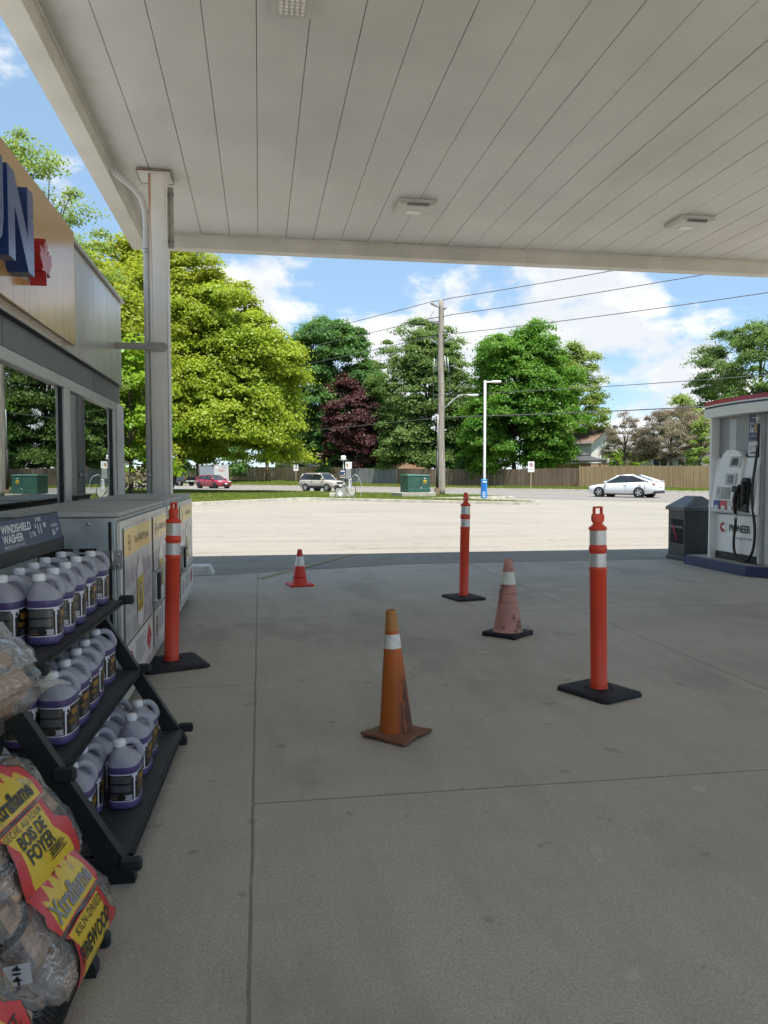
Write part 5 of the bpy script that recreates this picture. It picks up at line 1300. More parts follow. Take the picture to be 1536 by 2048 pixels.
b = MB(); d_ = Vector((.92, -.25, 0)).normalized(); a0 = Vector((0, 0, 5.35)); ctrl = [a0+d_*.15, a0+d_*.6+Vector((0, 0, .45)), a0+d_*1.05+Vector((0, 0, .78)), a0+d_*1.45+Vector((0, 0, .86)), a0+d_*1.7+Vector((0, 0, .84))]
b.tube(crom(ctrl), .042, MAT_alu, 8); b.build('lamp_arm', pl)
b = MB(); m = frame(a0+d_*1.95+Vector((0, 0, .83)), d_, (0, 0, 1)); b.add(*(lambda q: (q.v, q.f))(MB().box((0, 0, 0), (.62, .11, .26), MAT_lampw, bev=.05, seg=2)), MAT_lampw, True, m); b.build('lamp_head', pl)

def cable(p0, p1, sag, r, label, grp, name='power_cable'):
    p0, p1 = Vector(p0), Vector(p1); n = 40
    pts = [p0.lerp(p1, k/n)-Vector((0, 0, 4*sag*(k/n)*(1-k/n))) for k in range(n+1)]
    o = MB().tube(pts, r, MAT_wire, 6).build(name); tag(o, label, 'cable', grp)
P0 = Vector((11.1, 46.6, .1)); RP = P0+au*46; LP = P0-au*52
for z, zr, zl, wl, wr in ((12.0, 13.2, 11.6, 'top', 'uppermost'), (11.0, 12.2, 10.6, 'middle', 'second'), (9.85, 10.6, 9.3, 'bottom', 'third')):
    e = Vector((-.06, 0, z))
    cable(P0+e-au*.75, LP+Vector((0, 0, zl)), .75, .021, f'{wl} of the three high power cables running left from the pole', 'power cables')
    cable(P0+e-au*.75, P0+e+au*.8, .02, .024, f'short cable passing the pole at its {wl} insulators', 'power cables')
    cable(P0+e+au*.8, RP+Vector((0, 0, zr)), .55, .021, f'{wr} high power cable running right from the pole', 'power cables')
cable(P0+Vector((0, 0, 6.2)), RP+Vector((0, 0, 6.6)), .5, .02, 'upper thin cable leaving the pole at lamp height to the right', 'telephone cables', 'telephone_cable')
cable(P0+Vector((0, 0, 4.85)), RP+Vector((0, 0, 5.3)), .45, .03, 'lowest thick cable running right from the pole', 'telephone cables', 'telephone_cable')
cable(P0+Vector((0, 0, 4.85)), LP+Vector((0, 0, 4.6)), .45, .018, 'lowest thin cable running left from the pole', 'telephone cables', 'telephone_cable')
lp = thing('street_lamp', 'slim white lamp pole with blue wrapped foot at the island tip', 'street lamp', (12.2, 41.0, .1))
b = MB(); b.box((0, 0, 3.22), (.125, .125, 6.45), MAT_lampw, bev=.02, seg=2); b.build('pole', lp)
b = MB(); d2 = Vector((.98, -.16, 0)).normalized(); m = frame((0, 0, 6.38), d2, (0, 0, 1))
b.box((.28, 0, 0), (.5, .07, .09), MAT_lampw, m); b.add(*(lambda q: (q.v, q.f))(MB().box((.62, .0, 0), (.52, .12, .26), MAT_lampw, bev=.05, seg=2)), MAT_lampw, True, m); b.build('lamp_head', lp)
MAT_bw = M("bright blue wrap", (.02, .22, .55), .4, var=.06); MAT_bw2 = M("deep blue print", (.015, .10, .36), .4)
b = MB(); b.box((-.02, 0, .53), (.30, .26, 1.04), MAT_bw, bev=.015)
fm = frame((-.02, -.132, 0), (1, 0, 0), (0, 0, 1)); b.rect(-.14, .42, .05, .95, MAT_bw2, fm, .0); b.rect(-.12, .88, .12, .94, MAT_wht, fm, .002)
for k in range(4): b.rect(-.12, .50+k*.08, .02, .53+k*.08, MAT_bw, fm, .003)
b.rect(-.10, .08, .02, .36, MAT_wht, fm, .002); b.rect(-.08, .12, .0, .2, MAT_bw2, fm, .003); b.rect(-.08, .24, .0, .33, MAT_bw2, fm, .003); b.build('wrap', lp)

# ------------------------------------------------------------------ green transformer box
MAT_gr = M("transformer green paint", (.026, .085, .062), .45, var=.12, scale=2); MAT_gr2 = M("transformer lid green", (.05, .13, .10), .4, var=.1, scale=2); MAT_ystk = M("yellow warning sticker", (.60, .38, .02), .5)
MAT_pad = M("concrete pad", (.34, .32, .27), .85, var=.15, scale=4)
t = thing('transformer_box', 'dark green transformer box on a concrete pad beside the utility pole', 'transformer', (8.9, 43.9, .1), 14)
b = MB(); b.box((-.1, 0, .13), (2.15, 1.5, .30), MAT_pad, bev=.02); b.build('pad', t)
b = MB(); b.box((0, 0, .78), (1.42, 1.05, .98), MAT_gr, bev=.02); b.box((.02, 0, .40), (1.44, 1.07, .2), MAT_gr, bev=.01); b.box((.1, -.535, .85), (.012, .012, .8), MAT_slot); b.build('cabinet', t)
b = MB(); b.add([(-.73, -.55, 1.25), (.73, -.55, 1.25), (.73, .55, 1.25), (-.73, .55, 1.25), (-.70, -.50, 1.34), (.70, -.50, 1.30), (.70, .52, 1.30), (-.70, .52, 1.34)], [(0, 1, 5, 4), (1, 2, 6, 5), (2, 3, 7, 6), (3, 0, 4, 7), (4, 5, 6, 7), (3, 2, 1, 0)], MAT_gr2); b.build('lid', t)
b = MB(); fm = frame((.38, -.527, .9), (1, 0, 0), (0, 0, 1)); b.rect(-.09, -.1, .09, .1, MAT_ystk, fm, .003); b.flat([(-.05, .0), (.05, .0), (0, .08)], MAT_pd, fm, .005); b.rect(-.07, -.08, .07, -.03, MAT_pd, fm, .005); b.rect(-.03, .16, .03, .22, MAT_wht, fm, .003); b.build('warning_sticker', t)
b = MB(); b.box((.12, -.55, .55), (.06, .03, .10), MAT_alu); b.build('lock', t)

# ------------------------------------------------------------------ air and vacuum unit on its concrete block
t = thing('air_station', 'grey tyre air machine on a concrete block at the island edge with looping hoses', 'air machine', (4.75, 43.2, .1), -9)
MAT_block = M("pale concrete block", (.46, .44, .38), .85, var=.15, scale=3); MAT_unit = M("grey machine housing", (.26, .27, .26), .45, metal=.2)
b = MB(); b.box((-.27, 0, .26), (.48, .7, .52), M("grey concrete block", (.33, .33, .30), .85, var=.1)); b.box((.27, 0.02, .25), (.58, .66, .5), MAT_block); b.box((-.72, .1, .14), (.36, .4, .28), MAT_block, bev=.02); b.build('concrete_block', t)
b = MB(); b.flat([(-.27, .06), (-.12, .22), (-.27, .42), (-.42, .22)], MAT_wht, frame((0, -.352, 0), (1, 0, 0), (0, 0, 1)), .0); b.build('diamond_mark', t)
b = MB()
for x in (-.12, .0, .28): b.box((x, 0, .85), (.05, .05, .72), MAT_alu)
b.build('stand', t)
b = MB(); b.box((.18, 0, 1.37), (.30, .28, .58), MAT_unit, bev=.02); b.box((.05, -.06, .98), (.24, .2, .22), MAT_pd, bev=.02); b.box((.27, -.04, .78), (.18, .2, .55), M("pale grey post", (.5, .52, .54), .5), bev=.02); b.build('machine', t)
b = MB(); b.box((-.14, -.08, 1.42), (.34, .03, .30), MAT_navy); fm = frame((-.14, -.096, 1.42), (1, 0, 0), (0, 0, 1)); b.rect(-.11, .06, .12, .11, MAT_wht, fm, .0); b.rect(.07, -.10, .12, -.03, MAT_wht, fm, .0); b.rect(-.12, -.09, .03, -.07, MAT_labg, fm, .0)
b.box((-.14, -.08, 1.245), (.34, .03, .035), MAT_gold); b.box((-.14, -.08, 1.14), (.34, .03, .15), MAT_pd); fm = frame((-.14, -.096, 1.14), (1, 0, 0), (0, 0, 1)); b.rect(-.14, .0, .0, .03, MAT_wht, fm); b.rect(.03, -.01, .13, .035, MAT_wht, fm); b.build('instruction_sign', t)
b = MB(); b.box((.19, -.1, 1.84), (.36, .02, .36), MAT_wht); fm = frame((.19, -.111, 1.84), (1, 0, 0), (0, 0, 1)); b.rect(-.14, -.12, -.02, .10, MAT_gold, fm); b.disc(-.08, .02, .03, MAT_pd, fm, .001); 
for k in range(5): b.rect(.03, -.1+k*.05, .12, -.085+k*.05, MAT_labg, fm)
for x in (.14, .24): b.box((x, -.09, 1.61), (.05, .02, .1), MAT_wht)
b.build('price_board', t)
b = MB(); b.tube([(-.1, 0, 1.1), (-.1, 0, 2.1)], .028, MAT_alu, 8); b.box((-.1, -.02, 2.24), (.27, .2, .26), MAT_wht, bev=.04, seg=2); b.box((-.1, -.02, 2.15), (.40, .05, .04), MAT_alu); b.build('camera_mast', t)
for c in ([(.3, -.1, 1.0), (.5, -.15, 1.3), (.75, -.2, 1.15), (.92, -.25, .6), (.85, -.3, .1), (.7, -.3, .02)], [(.3, -.15, 1.0), (.5, -.3, .8), (.6, -.36, .45), (.5, -.38, .1), (.3, -.4, .12), (.12, -.38, .5), (.15, -.3, .95)], [(.15, -.2, .95), (.05, -.4, .6), (.2, -.42, .25), (.4, -.4, .1), (.62, -.4, .3)]):
    MB().tube(crom(c), .014, MAT_hose if c[0][1] != -.1 else MAT_alu, 6).build('hose', t)

# ------------------------------------------------------------------ road signs
MAT_spost = M("thin wooden sign post", (.40, .31, .20), .8); MAT_sback = M("sign face white", (.74, .73, .72), .4, var=.04)
def road_sign(name, label, x, y, z, h, w, hh, draw, yaw=0):
    t = thing(name, label, 'road sign', (x, y, z), yaw, 'small road signs on the far verge')
    b = MB(); b.box((0, 0, h/2), (.07, .05, h), MAT_spost); b.build('post', t)
    b = MB(); m = frame((0, -.035, h-hh/2), (1, 0, 0), (0, 0, 1)); b.box((0, 0, 0), (w, hh, .012), MAT_sback, m); draw(b, m, w, hh); b.build('sign_face', t)
def d_nop(b, m, w, h):
    b.ring(0, h*.17, w*.33, w*.07, MAT_post_red, m, .008); b.text('P', 0, h*.17, w*.5, MAT_pd, m, .008, bold=.01); b.add([(-w*.25, h*.17+w*.21, .01), (-w*.2, h*.17+w*.26, .01), (w*.25, h*.17-w*.21, .01), (w*.2, h*.17-w*.26, .01)], [(3, 2, 1, 0)], MAT_post_red, False, m)
    b.rect(-w*.3, -h*.28, w*.3, -h*.24, MAT_post_red, m, .008)
def d_50(b, m, w, h): b.text('50', 0, -h*.05, w*.66, MAT_pd, m, .008, bold=.01); b.rect(-w*.4, h*.33, w*.4, h*.38, MAT_pd, m, .008)
def d_bl(b, m, w, h): b.rect(-w*.2, -h*.1, w*.2, h*.25, MAT_labg, m, .008)
road_sign('no_parking_sign', 'white no parking sign on a thin post before the brown fence', 23.2, 63.9, .1, 2.45, .54, .92, d_nop, -18)
road_sign('speed_limit_sign', 'white speed limit 50 sign before the tan fence behind the beige vehicle', 4.6, 100.0, .45, 2.25, .6, .8, d_50, 0)
road_sign('road_sign', 'small blank white sign before the fence right of the grey trailer', -3.5, 112, .6, 2.4, .4, .5, d_bl, 0)

# ------------------------------------------------------------------ fences
def mat_fence(name, a, b_):
    g = NT(name); x, y, z = g.sep(g.tc.outputs['Object'])
    w = g.n('ShaderNodeTexWhiteNoise', noise_dimensions='1D'); g.put(w.inputs['W'], g.math('FLOOR', g.math('DIVIDE', x, .145)))
    c = g.mix(w.outputs['Value'], a, b_); gr = g.ramp(g.noise(1, 5, .7, g.obj((12, 12, .8))), .3, .7)
    c = g.mix(g.math('MULTIPLY', gr, .35), c, mul(a, .6)); c = g.mix(g.math('MULTIPLY', g.ramp(g.noise(.6, 5, .6), .4, .7), .25), c, mul(b_, 1.2))
    return g.done(g.bsdf(c, .88, 0, .2))
def fence(u0, u1, n_, h, mat, label):
    p0, p1 = un(u0, n_), un(u1, n_); L = math.hypot(p1[0]-p0[0], p1[1]-p0[1])
    t = thing('wooden_fence', label, 'fence', (*p0, 0), math.degrees(math.atan2(p1[1]-p0[1], p1[0]-p0[0])), 'board fences along the far verge')
    b = MB(); k = int(L/.145)
    for i in range(k):
        uu = u0+(u1-u0)*(i+.5)/k; z0 = vz(uu, n_); hh = h+random.uniform(-.012, .012)+.03*math.sin(i*.05)
        b.box(((i+.5)*.145, random.uniform(-.02, .008), z0+hh/2-.02), (.132, .02, hh), mat)
    b.build('board_panel', t)
    m_ = int(L/2.44)+1
    for i in range(m_):
        x = min(i*2.44, L); z0 = vz(u0+(u1-u0)*x/L, n_); b = MB(); b.box((x, .09, z0+h/2+.03), (.11, .11, h+.1), mat); b.build('post', t)
fence(-150, -67, 70, 1.86, mat_fence("tan fence boards", (.33, .225, .125), (.42, .30, .18)), 'tan board fence section at the far left, left of the grey section')
fence(-67, -58.4, 70, 1.8, mat_fence("grey fence boards", (.20, .20, .20), (.26, .262, .258)), 'weathered grey board fence section under the purple tree')
fence(-58.4, -35, 70, 1.86, mat_fence("dark brown fence boards", (.17, .118, .085), (.235, .175, .13)), 'dark brown board fence section behind the utility pole')
fence(-34.9, -8, 69.6, 2.05, mat_fence("light brown fence boards", (.34, .23, .13), (.43, .31, .19)), 'taller light brown board fence section behind the white sedan')

# ------------------------------------------------------------------ houses
MAT_glassd = M("dark house window", (.035, .045, .055), .1, spec=.8); MAT_brick = M("orange brick", (.36, .21, .14), .9, var=.2, scale=12); MAT_sid = M("white siding", (.66, .66, .63), .6, var=.05, stretch=(.1, .1, 8)); MAT_gsid = M("grey siding", (.36, .36, .35), .6, var=.06, stretch=(.1, .1, 8))
MAT_shing = M("brown roof shingles", (.16, .10, .075), .9, var=.2, scale=9); MAT_shing2 = M("grey roof shingles", (.17, .165, .16), .9, var=.2, scale=9)
def house(label, x, y, w, d, h, rh, wall, roof, low=None, wins=((-.3, .62),)):
    rz = math.degrees(math.atan2(UY, UX)); t = thing('house', label, 'house', (x, y, .25), rz, 'houses behind the fence')
    b = MB(); zl = h*.48 if low else 0
    b.box((0, 0, (zl+h)/2), (w, d, h-zl), wall)
    if low: b.box((0, 0, zl/2), (w-.1, d-.1, zl), low)
    b.add([(-w/2, -d/2, h), (-w/2, d/2, h), (-w/2, 0, h+rh)], [(0, 2, 1)], wall); b.add([(w/2, -d/2, h), (w/2, d/2, h), (w/2, 0, h+rh)], [(0, 1, 2)], wall); b.build('wall', t)
    b = MB(); e = .45; k = rh/(d/2)
    for s in (-1, 1): b.add([(-w/2-e, s*(d/2+e), h-e*k+.02), (w/2+e, s*(d/2+e), h-e*k+.02), (w/2+e, 0, h+rh+.02), (-w/2-e, 0, h+rh+.02), (-w/2-e, s*(d/2+e), h-e*k-.14), (w/2+e, s*(d/2+e), h-e*k-.14), (w/2+e, 0, h+rh-.14), (-w/2-e, 0, h+rh-.14)],
                             [(0, 1, 2, 3), (0, 4, 5, 1), (1, 5, 6, 2), (3, 7, 4, 0), (7, 6, 5, 4)], roof)
    rf = b.build('roof', t); b = MB(); b.box((w*.2, .8, h+rh*.9), (.5, .5, 1.1), MAT_brick); b.build('chimney', rf)
    b = MB(); b.box((0, -d/2-e, h-e*k-.1), (w+2*e, .1, .14), MAT_sback); b.build('gutter', t)
    for fx, fz in wins:
        b = MB(); b.box((fx*w, -d/2-.01, fz*h), (1.9, .1, 1.25), MAT_sback); f = b.build('window', t)
        b = MB()
        for s in (-1, 1): b.box((fx*w+s*.45, -d/2-.05, fz*h), (.82, .05, 1.08), MAT_glassd)
        b.build('pane', f)
    return t
house('white two storey house with brown roof right of the bright green tree', 40.8, 96.5, 9, 8, 5.4, 1.7, MAT_sid, MAT_shing, MAT_brick, ((.15, .76), (-.3, .76)))
house('grey sided house behind the brown crabapple tree', 51.8, 92.8, 11, 9, 4.3, 2.0, MAT_gsid, MAT_shing2, None, ((-.35, .6), (.1, .6), (.38, .6)))
house('white gabled house behind the yellow maple and dark green tree', 9.8, 127, 12, 9, 3.6, 2.2, MAT_sid, MAT_shing, MAT_brick, ((-.3, .7), (.2, .7)))
house('orange brick bungalow behind the purple tree', 19.0, 118.5, 11, 9, 3.2, 1.8, MAT_brick, MAT_shing2, None, ((-.3, .6), (.2, .6)))
t = thing('gazebo', 'dark roofed garden gazebo below the white house', 'gazebo', (38.6, 88.2, .2), 10, None)
b = MB()
for x in (-1.4, 1.4):
    for y in (-1.4, 1.4): q = MB(); q.box((x, y, 1.2), (.14, .14, 2.4), MAT_shing2); q.build('post', t)
loftp(b, [([(-1.9, -1.9), (1.9, -1.9), (1.9, 1.9), (-1.9, 1.9)], 2.75), ([(-1.9, -1.9), (1.9, -1.9), (1.9, 1.9), (-1.9, 1.9)], 2.9), ([(-.5, -.5), (.5, -.5), (.5, .5), (-.5, .5)], 3.5), ([(-.6, -.6), (.6, -.6), (.6, .6), (-.6, .6)], 3.55), ([(-.02, -.02), (.02, -.02), (.02, .02), (-.02, .02)], 3.95)], M("charcoal gazebo roof", (.05, .05, .055), .6)); b.build('roof', t)
b = MB(); b.box((0, 1.0, 1.3), (2.6, .1, 2.2), M("tan garden curtain", (.40, .28, .20), .9)); b.build('curtain', t)

# ------------------------------------------------------------------ vehicles
MAT_tyre = M("tyre rubber", (.012, .012, .012), .8); MAT_rim = M("alloy rim", (.55, .56, .57), .3, metal=.6); MAT_darkrim = M("dark rim", (.03, .03, .032), .4, metal=.4)
MAT_cglass = M("car glass", (.018, .022, .024), .06, var=.05, spec=.9); MAT_trimb = M("black car trim", (.012, .012, .013), .5); MAT_hl = M("headlight lens", (.62, .63, .64), .12, spec=.8); MAT_tl = M("tail light red", (.38, .012, .018), .2, spec=.7)
MAT_plate = M("white number plate", (.68, .69, .70), .4)
def paint(name, c, metal=0): return M(name, c, .22, metal, var=.04, scale=1, spec=.6, Coat_Weight=.8, Coat_Roughness=.05)
def car(name, label, cat, loc, rz, scale, body, rimm, st, gh, wheels, wr, roof_col=None, extra=None, grp='vehicles on the street'):
    """st: stations front to rear (x, z bottom, z belt, half width); gh: greenhouse (x windscreen base, x roof front, x roof rear, x rear base, z belt front, z roof, z belt rear, half width belt, half width roof)"""
    t = thing(name, label, cat, loc, rz, grp); t.scale = (scale,)*3
    b = MB(); ring = []
    for x, zb, zt, hw in st:
        zm = zb+(zt-zb)*.5
        half = [(hw*.80, zb), (hw*.95, zb+.05), (hw*.99, zb+(zt-zb)*.28), (hw, zm), (hw*.985, zb+(zt-zb)*.72), (hw*.94, zt-.05), (hw*.86, zt), (hw*.45, zt+.022)]
        ring.append([(x, y, z) for y, z in half]+[(x, -y, z) for y, z in reversed(half)])
    n = len(ring[0]); vs = [p for r_ in ring for p in r_]
    b.add(vs, [(i*n+k, i*n+(k+1) % n, (i+1)*n+(k+1) % n, (i+1)*n+k) for i in range(len(ring)-1) for k in range(n)], body, True)
    b.add(ring[0], [tuple(range(n))], body); b.add(ring[-1], [tuple(reversed(range(n)))], body)
    xw, xf, xr, xb, zbf, zr, zbr, hb, ht = gh
    # roof
    k = 8; rv = []
    for i in range(k+1):
        x = xf+(xr-xf)*i/k
        for j in range(7): y = ht*(-1+2*j/6); rv.append((x, y, zr+.05*(1-(y/ht)**2)+.03*math.sin(math.pi*i/k)))
    b.add(rv, [(i*7+j, i*7+j+1, (i+1)*7+j+1, (i+1)*7+j) for i in range(k) for j in range(6)], roof_col or body, True)
    for s in (-1, 1):       # pillars and roof rails
        for (p, q, w_) in (((xw, s*hb, zbf), (xf, s*ht, zr), .045), ((xb, s*hb, zbr), (xr, s*ht, zr), .07), ((xf, s*ht, zr), (xr, s*ht, zr), .04)): b.tube([p, q], w_, body, 6)
        xm = (xw+xb)/2; b.tube([(xm, s*hb, (zbf+zbr)/2), (xm-.05, s*ht, zr)], .035, MAT_trimb, 6)
    b.build('body', t)
    def quadw(nm, pts): q = MB(); q.add(pts, [(0, 1, 2, 3)], MAT_cglass); q.build(nm, t)
    quadw('windscreen', [(xw, -hb*.94, zbf), (xw, hb*.94, zbf), (xf, ht*.96, zr+.03), (xf, -ht*.96, zr+.03)])
    quadw('rear_window', [(xb, hb*.94, zbr), (xb, -hb*.94, zbr), (xr, -ht*.96, zr+.03), (xr, ht*.96, zr+.03)])
    for s in (-1, 1):
        xm = (xw+xb)/2; zm = (zbf+zbr)/2; o_ = s*.008
        quadw('side_window', [(xw, s*hb+o_, zbf), (xm, s*hb+o_, zm), (xm-.05, s*ht+o_, zr), (xf, s*ht+o_, zr)]); quadw('side_window', [(xm, s*hb+o_, zm), (xb, s*hb+o_, zbr), (xr, s*ht+o_, zr), (xm-.05, s*ht+o_, zr)])
        m_ = MB(); m_.box((xw-.18, s*(hb+.16), zbf+.08), (.12, .2, .14), body, bev=.03, seg=2); m_.build('mirror', t)
        hwm = max(q[3] for q in st)
        for x in (xm+.05, xm-.95):
            h_ = MB(); h_.box((x, s*(hwm-.01), zm-.13), (.18, .03, .03), body, bev=.008); h_.build('door_handle', t)
        gl = MB()
        for x in (xw-.12, xm, xb+.25): gl.box((x, s*(hwm-.004), zm-.32), (.012, .012, .5), MAT_trimb)
        gl.build('door_gap', t)
    hwm = max(q[3] for q in st)
    for x in wheels:
        for s in (-1, 1):
            w_ = MB(); y = s*(hwm-.10)
            w_.cyl((x, y-s*.16, wr), (x, y+s*.105, wr), wr*1.13, MAT_trimb, n=24); w_.build('wheel_arch', t)
            wt = bpy.data.objects.new('wheel', None); C.objects.link(wt); wt.parent = t; wt.location = (x, y, wr)
            q = MB(); ms = rotm(-90*s); q.lathe([(wr*.62, -.11), (wr*.95, -.10), (wr, -.06), (wr, .09), (wr*.95, .125), (wr*.66, .13)], MAT_tyre, 28, ms, caps=True); q.build('tyre', wt)
            q = MB(); q.lathe([(wr*.66, .128), (wr*.64, .134), (wr*.58, .125), (wr*.5, .118)], rimm, 24, ms, caps=False); q.disc(0, 0, wr*.5, rimm if rimm is MAT_darkrim else MAT_fin, ms, .119, 20)
            for a in range(5):
                aa = 2*math.pi*a/5; c_, s_ = math.cos(aa), math.sin(aa); p_ = [(wr*.08, wr*.12), (wr*.6, wr*.11), (wr*.6, -wr*.11), (wr*.08, -wr*.12)]
                q.flat([(u*c_-v*s_, u*s_+v*c_) for u, v in p_], rimm, ms, .136)
            q.disc(0, 0, wr*.14, rimm, ms, .138, 12); q.build('rim', wt)
    for part, x, y, z, dx, dy, dz, mt in extra:
        for s in ((-1, 1) if y else (1,)): q = MB(); q.box((x, s*y, z), (dx, dy, dz), mt, bev=min(dx, dy, dz)*.3, seg=2); q.build(part, t)
    return t
HU = math.degrees(math.atan2(UY, UX)); HL = HU+180
#car('parked_car', 'x', 'car', (0, 0, 0), 0, 1, MAT_trimb, MAT_rim, [(0, 0, 1, 1), (-1, 0, 1, 1)], (0, -.1, -.2, -.3, 1, 1.2, 1, .8, .7), (), .3, None, []) if False else None
white = paint("white car paint", (.80, .81, .82))
car('white_sedan', 'white four door sedan driving left past the light brown fence', 'car', (22.6, 45.2, 0.002), HL-2, .96, white, MAT_rim,
    [(2.30, .32, .60, .60), (2.25, .24, .68, .74), (2.0, .20, .75, .85), (1.4, .19, .83, .90), (.9, .19, .91, .90), (0, .18, .95, .905), (-1.0, .19, .99, .905), (-1.6, .21, 1.03, .90), (-2.0, .27, 1.05, .87), (-2.22, .34, 1.04, .80), (-2.30, .42, .98, .72), (-2.33, .5, .9, .62)],
    (1.12, .15, -.75, -1.95, .90, 1.41, 1.03, .80, .60), (1.42, -1.30), .325, None,
    [('headlight', 2.12, .66, .64, .26, .22, .09, MAT_hl), ('tail_light', -2.20, .68, .88, .20, .26, .10, MAT_tl), ('lower_bumper', -2.24, 0, .36, .16, 1.5, .16, MAT_trimb), ('grille', 2.25, 0, .45, .1, 1.0, .2, MAT_trimb), ('number_plate', -2.34, 0, .72, .02, .30, .12, MAT_plate), ('spoiler', -2.2, 0, 1.075, .22, 1.3, .03, white), ('sill', 0, .885, .2, 2.0, .03, .06, MAT_trimb)])
beige = paint("champagne car paint", (.47, .445, .395), .15)
car('beige_suv', 'champagne coloured boxy SUV coming right along the near lane', 'suv', (5.15, 64.6, .002), HU+4, .90, beige, MAT_rim,
    [(2.18, .42, .70, .72), (2.12, .36, .86, .82), (1.9, .34, .98, .88), (1.0, .32, 1.08, .9), (0, .30, 1.10, .9), (-1.5, .31, 1.12, .9), (-2.0, .36, 1.12, .88), (-2.16, .44, 1.08, .84)],
    (.98, .45, -1.75, -2.05, 1.08, 1.62, 1.12, .83, .68), (1.32, -1.30), .36, None,
    [('headlight', 2.06, .64, .82, .22, .30, .2, MAT_hl), ('tail_light', -2.12, .76, 1.0, .1, .16, .3, MAT_tl), ('grille', 2.15, 0, .80, .06, .9, .2, MAT_trimb), ('front_bumper', 2.15, 0, .50, .14, 1.55, .22, MAT_trimb), ('number_plate', 2.24, 0, .54, .02, .34, .16, MAT_plate), ('roof_rail', -.6, .6, 1.70, 1.9, .05, .05, MAT_alu), ('side_cladding', 0, .89, .42, 2.0, .04, .2, MAT_trimb)])
red = paint("red car paint", (.27, .008, .02), .0)
car('red_hatchback', 'red hatchback coming right in front of the grey trailer', 'car', (-4.75, 81.2, .002), HU+2, .95, red, MAT_darkrim,
    [(2.14, .34, .56, .62), (2.08, .22, .66, .78), (1.8, .2, .78, .86), (1.1, .19, .92, .9), (0, .19, .96, .9), (-1.2, .2, 1.02, .9), (-1.85, .26, 1.04, .86), (-2.08, .36, 1.0, .78)],
    (1.15, .35, -1.15, -1.9, .92, 1.40, 1.04, .81, .6), (1.32, -1.28), .33, None,
    [('headlight', 1.92, .62, .74, .4, .24, .13, MAT_hl), ('tail_light', -2.0, .7, .95, .12, .2, .24, MAT_tl), ('grille', 2.1, 0, .42, .1, 1.05, .26, MAT_trimb), ('number_plate', 2.17, 0, .50, .02, .34, .14, MAT_plate)])
blackp = paint("black truck paint", (.018, .018, .02))
pk = car('black_pickup', 'black pickup truck heading left in front of the grey trailer', 'pickup truck', (-10.2, 101.5, .002), HL-2, .95, blackp, MAT_rim,
    [(2.85, .5, .9, .82), (2.75, .45, 1.05, .93), (1.6, .42, 1.15, .97), (.9, .4, 1.18, .97), (-1.0, .42, 1.2, .97), (-2.7, .45, 1.22, .97), (-2.85, .5, 1.2, .95)],
    (1.05, .5, -.85, -1.05, 1.17, 1.85, 1.2, .88, .74), (1.8, -1.65), .40, None,
    [('tail_light', -2.83, .86, 1.02, .08, .18, .36, MAT_tl), ('headlight', 2.78, .74, .92, .16, .3, .2, MAT_hl), ('rear_bumper', -2.95, 0, .62, .16, 1.7, .16, MAT_rim), ('number_plate', -3.04, 0, .64, .02, .32, .14, MAT_plate)])
t = thing('box_trailer', 'plain grey box trailer standing behind the red hatchback', 'trailer', (-5.6, 97.6, .002), HL-2, 'vehicles on the street')
MAT_tr = M("trailer grey sheet", (.36, .38, .40), .4, var=.05, metal=.2); MAT_tr2 = M("trailer door light grey", (.50, .51, .52), .4, var=.06); MAT_scrib = M("faded red lettering", (.50, .22, .18), .6)
b = MB(); b.box((0, 0, 1.55), (3.1, 2.2, 2.1), MAT_tr, bev=.03); b.box((0, 0, .48), (3.0, 1.7, .1), MAT_trimb); b.build('body', t)
b = MB(); b.box((-1.56, 0, 1.53), (.04, 2.1, 2.0), MAT_tr2, bev=.01); d = b.build('rear_door', t)
b = MB(); fm = frame((-1.583, 0, 1.55), (0, -1, 0), (0, 0, 1))
for k, (x0, x1, z) in enumerate(((-.6, .55, .42), (-.5, .3, .33), (-.35, .5, .24))): b.rect(x0, z, x1, z+.06, MAT_scrib, fm)
b.rect(-.8, .65, -.45, .85, MAT_plate, fm); b.rect(.05, .72, .8, .77, MAT_labg, fm); b.build('lettering', d)
b = MB(); b.box((0, 0, 2.62), (3.16, 2.26, .06), MAT_plate); b.build('roof', t)
for s in (-1, 1):
    q = MB(); q.cyl((0, s*.95, .33), (0, s*1.12, .33), .33, MAT_tyre, n=24); q.cyl((0, s*1.12, .33), (0, s*1.13, .33), .19, MAT_rim, n=20); q.build('wheel', t)
b = MB(); b.tube([(1.5, 0, .5), (3.0, 0, .5)], .05, MAT_trimb, 8); b.build('drawbar', t)

# ------------------------------------------------------------------ trees
MAT_trunk = M("tree bark", (.105, .085, .065), .95, var=.3, scale=6, bump=.8, bscale=14, stretch=(1, 1, .3))
LEAF = dict(yellow=mat_leaf("golden maple leaves", (.25, .35, .024), (.39, .47, .05), .55), gold=mat_leaf("olive gold maple leaves", (.25, .31, .025), (.40, .45, .045), .55), lime=mat_leaf("lime green leaves", (.18, .33, .025), (.30, .43, .035), .5), green=mat_leaf("maple green leaves", (.085, .22, .022), (.175, .33, .04), .55),
            dark=mat_leaf("deep green leaves", (.078, .18, .045), (.135, .26, .06), .52), mid=mat_leaf("grey green leaves", (.115, .20, .05), (.19, .29, .075), .54), purple=mat_leaf("purple maple leaves", (.07, .028, .030), (.125, .05, .048), .35),
            brown=mat_leaf("bronze crabapple leaves", (.19, .16, .105), (.275, .235, .16), .4), fresh=mat_leaf("fresh yellow green leaves", (.20, .30, .055), (.29, .38, .085), .5))
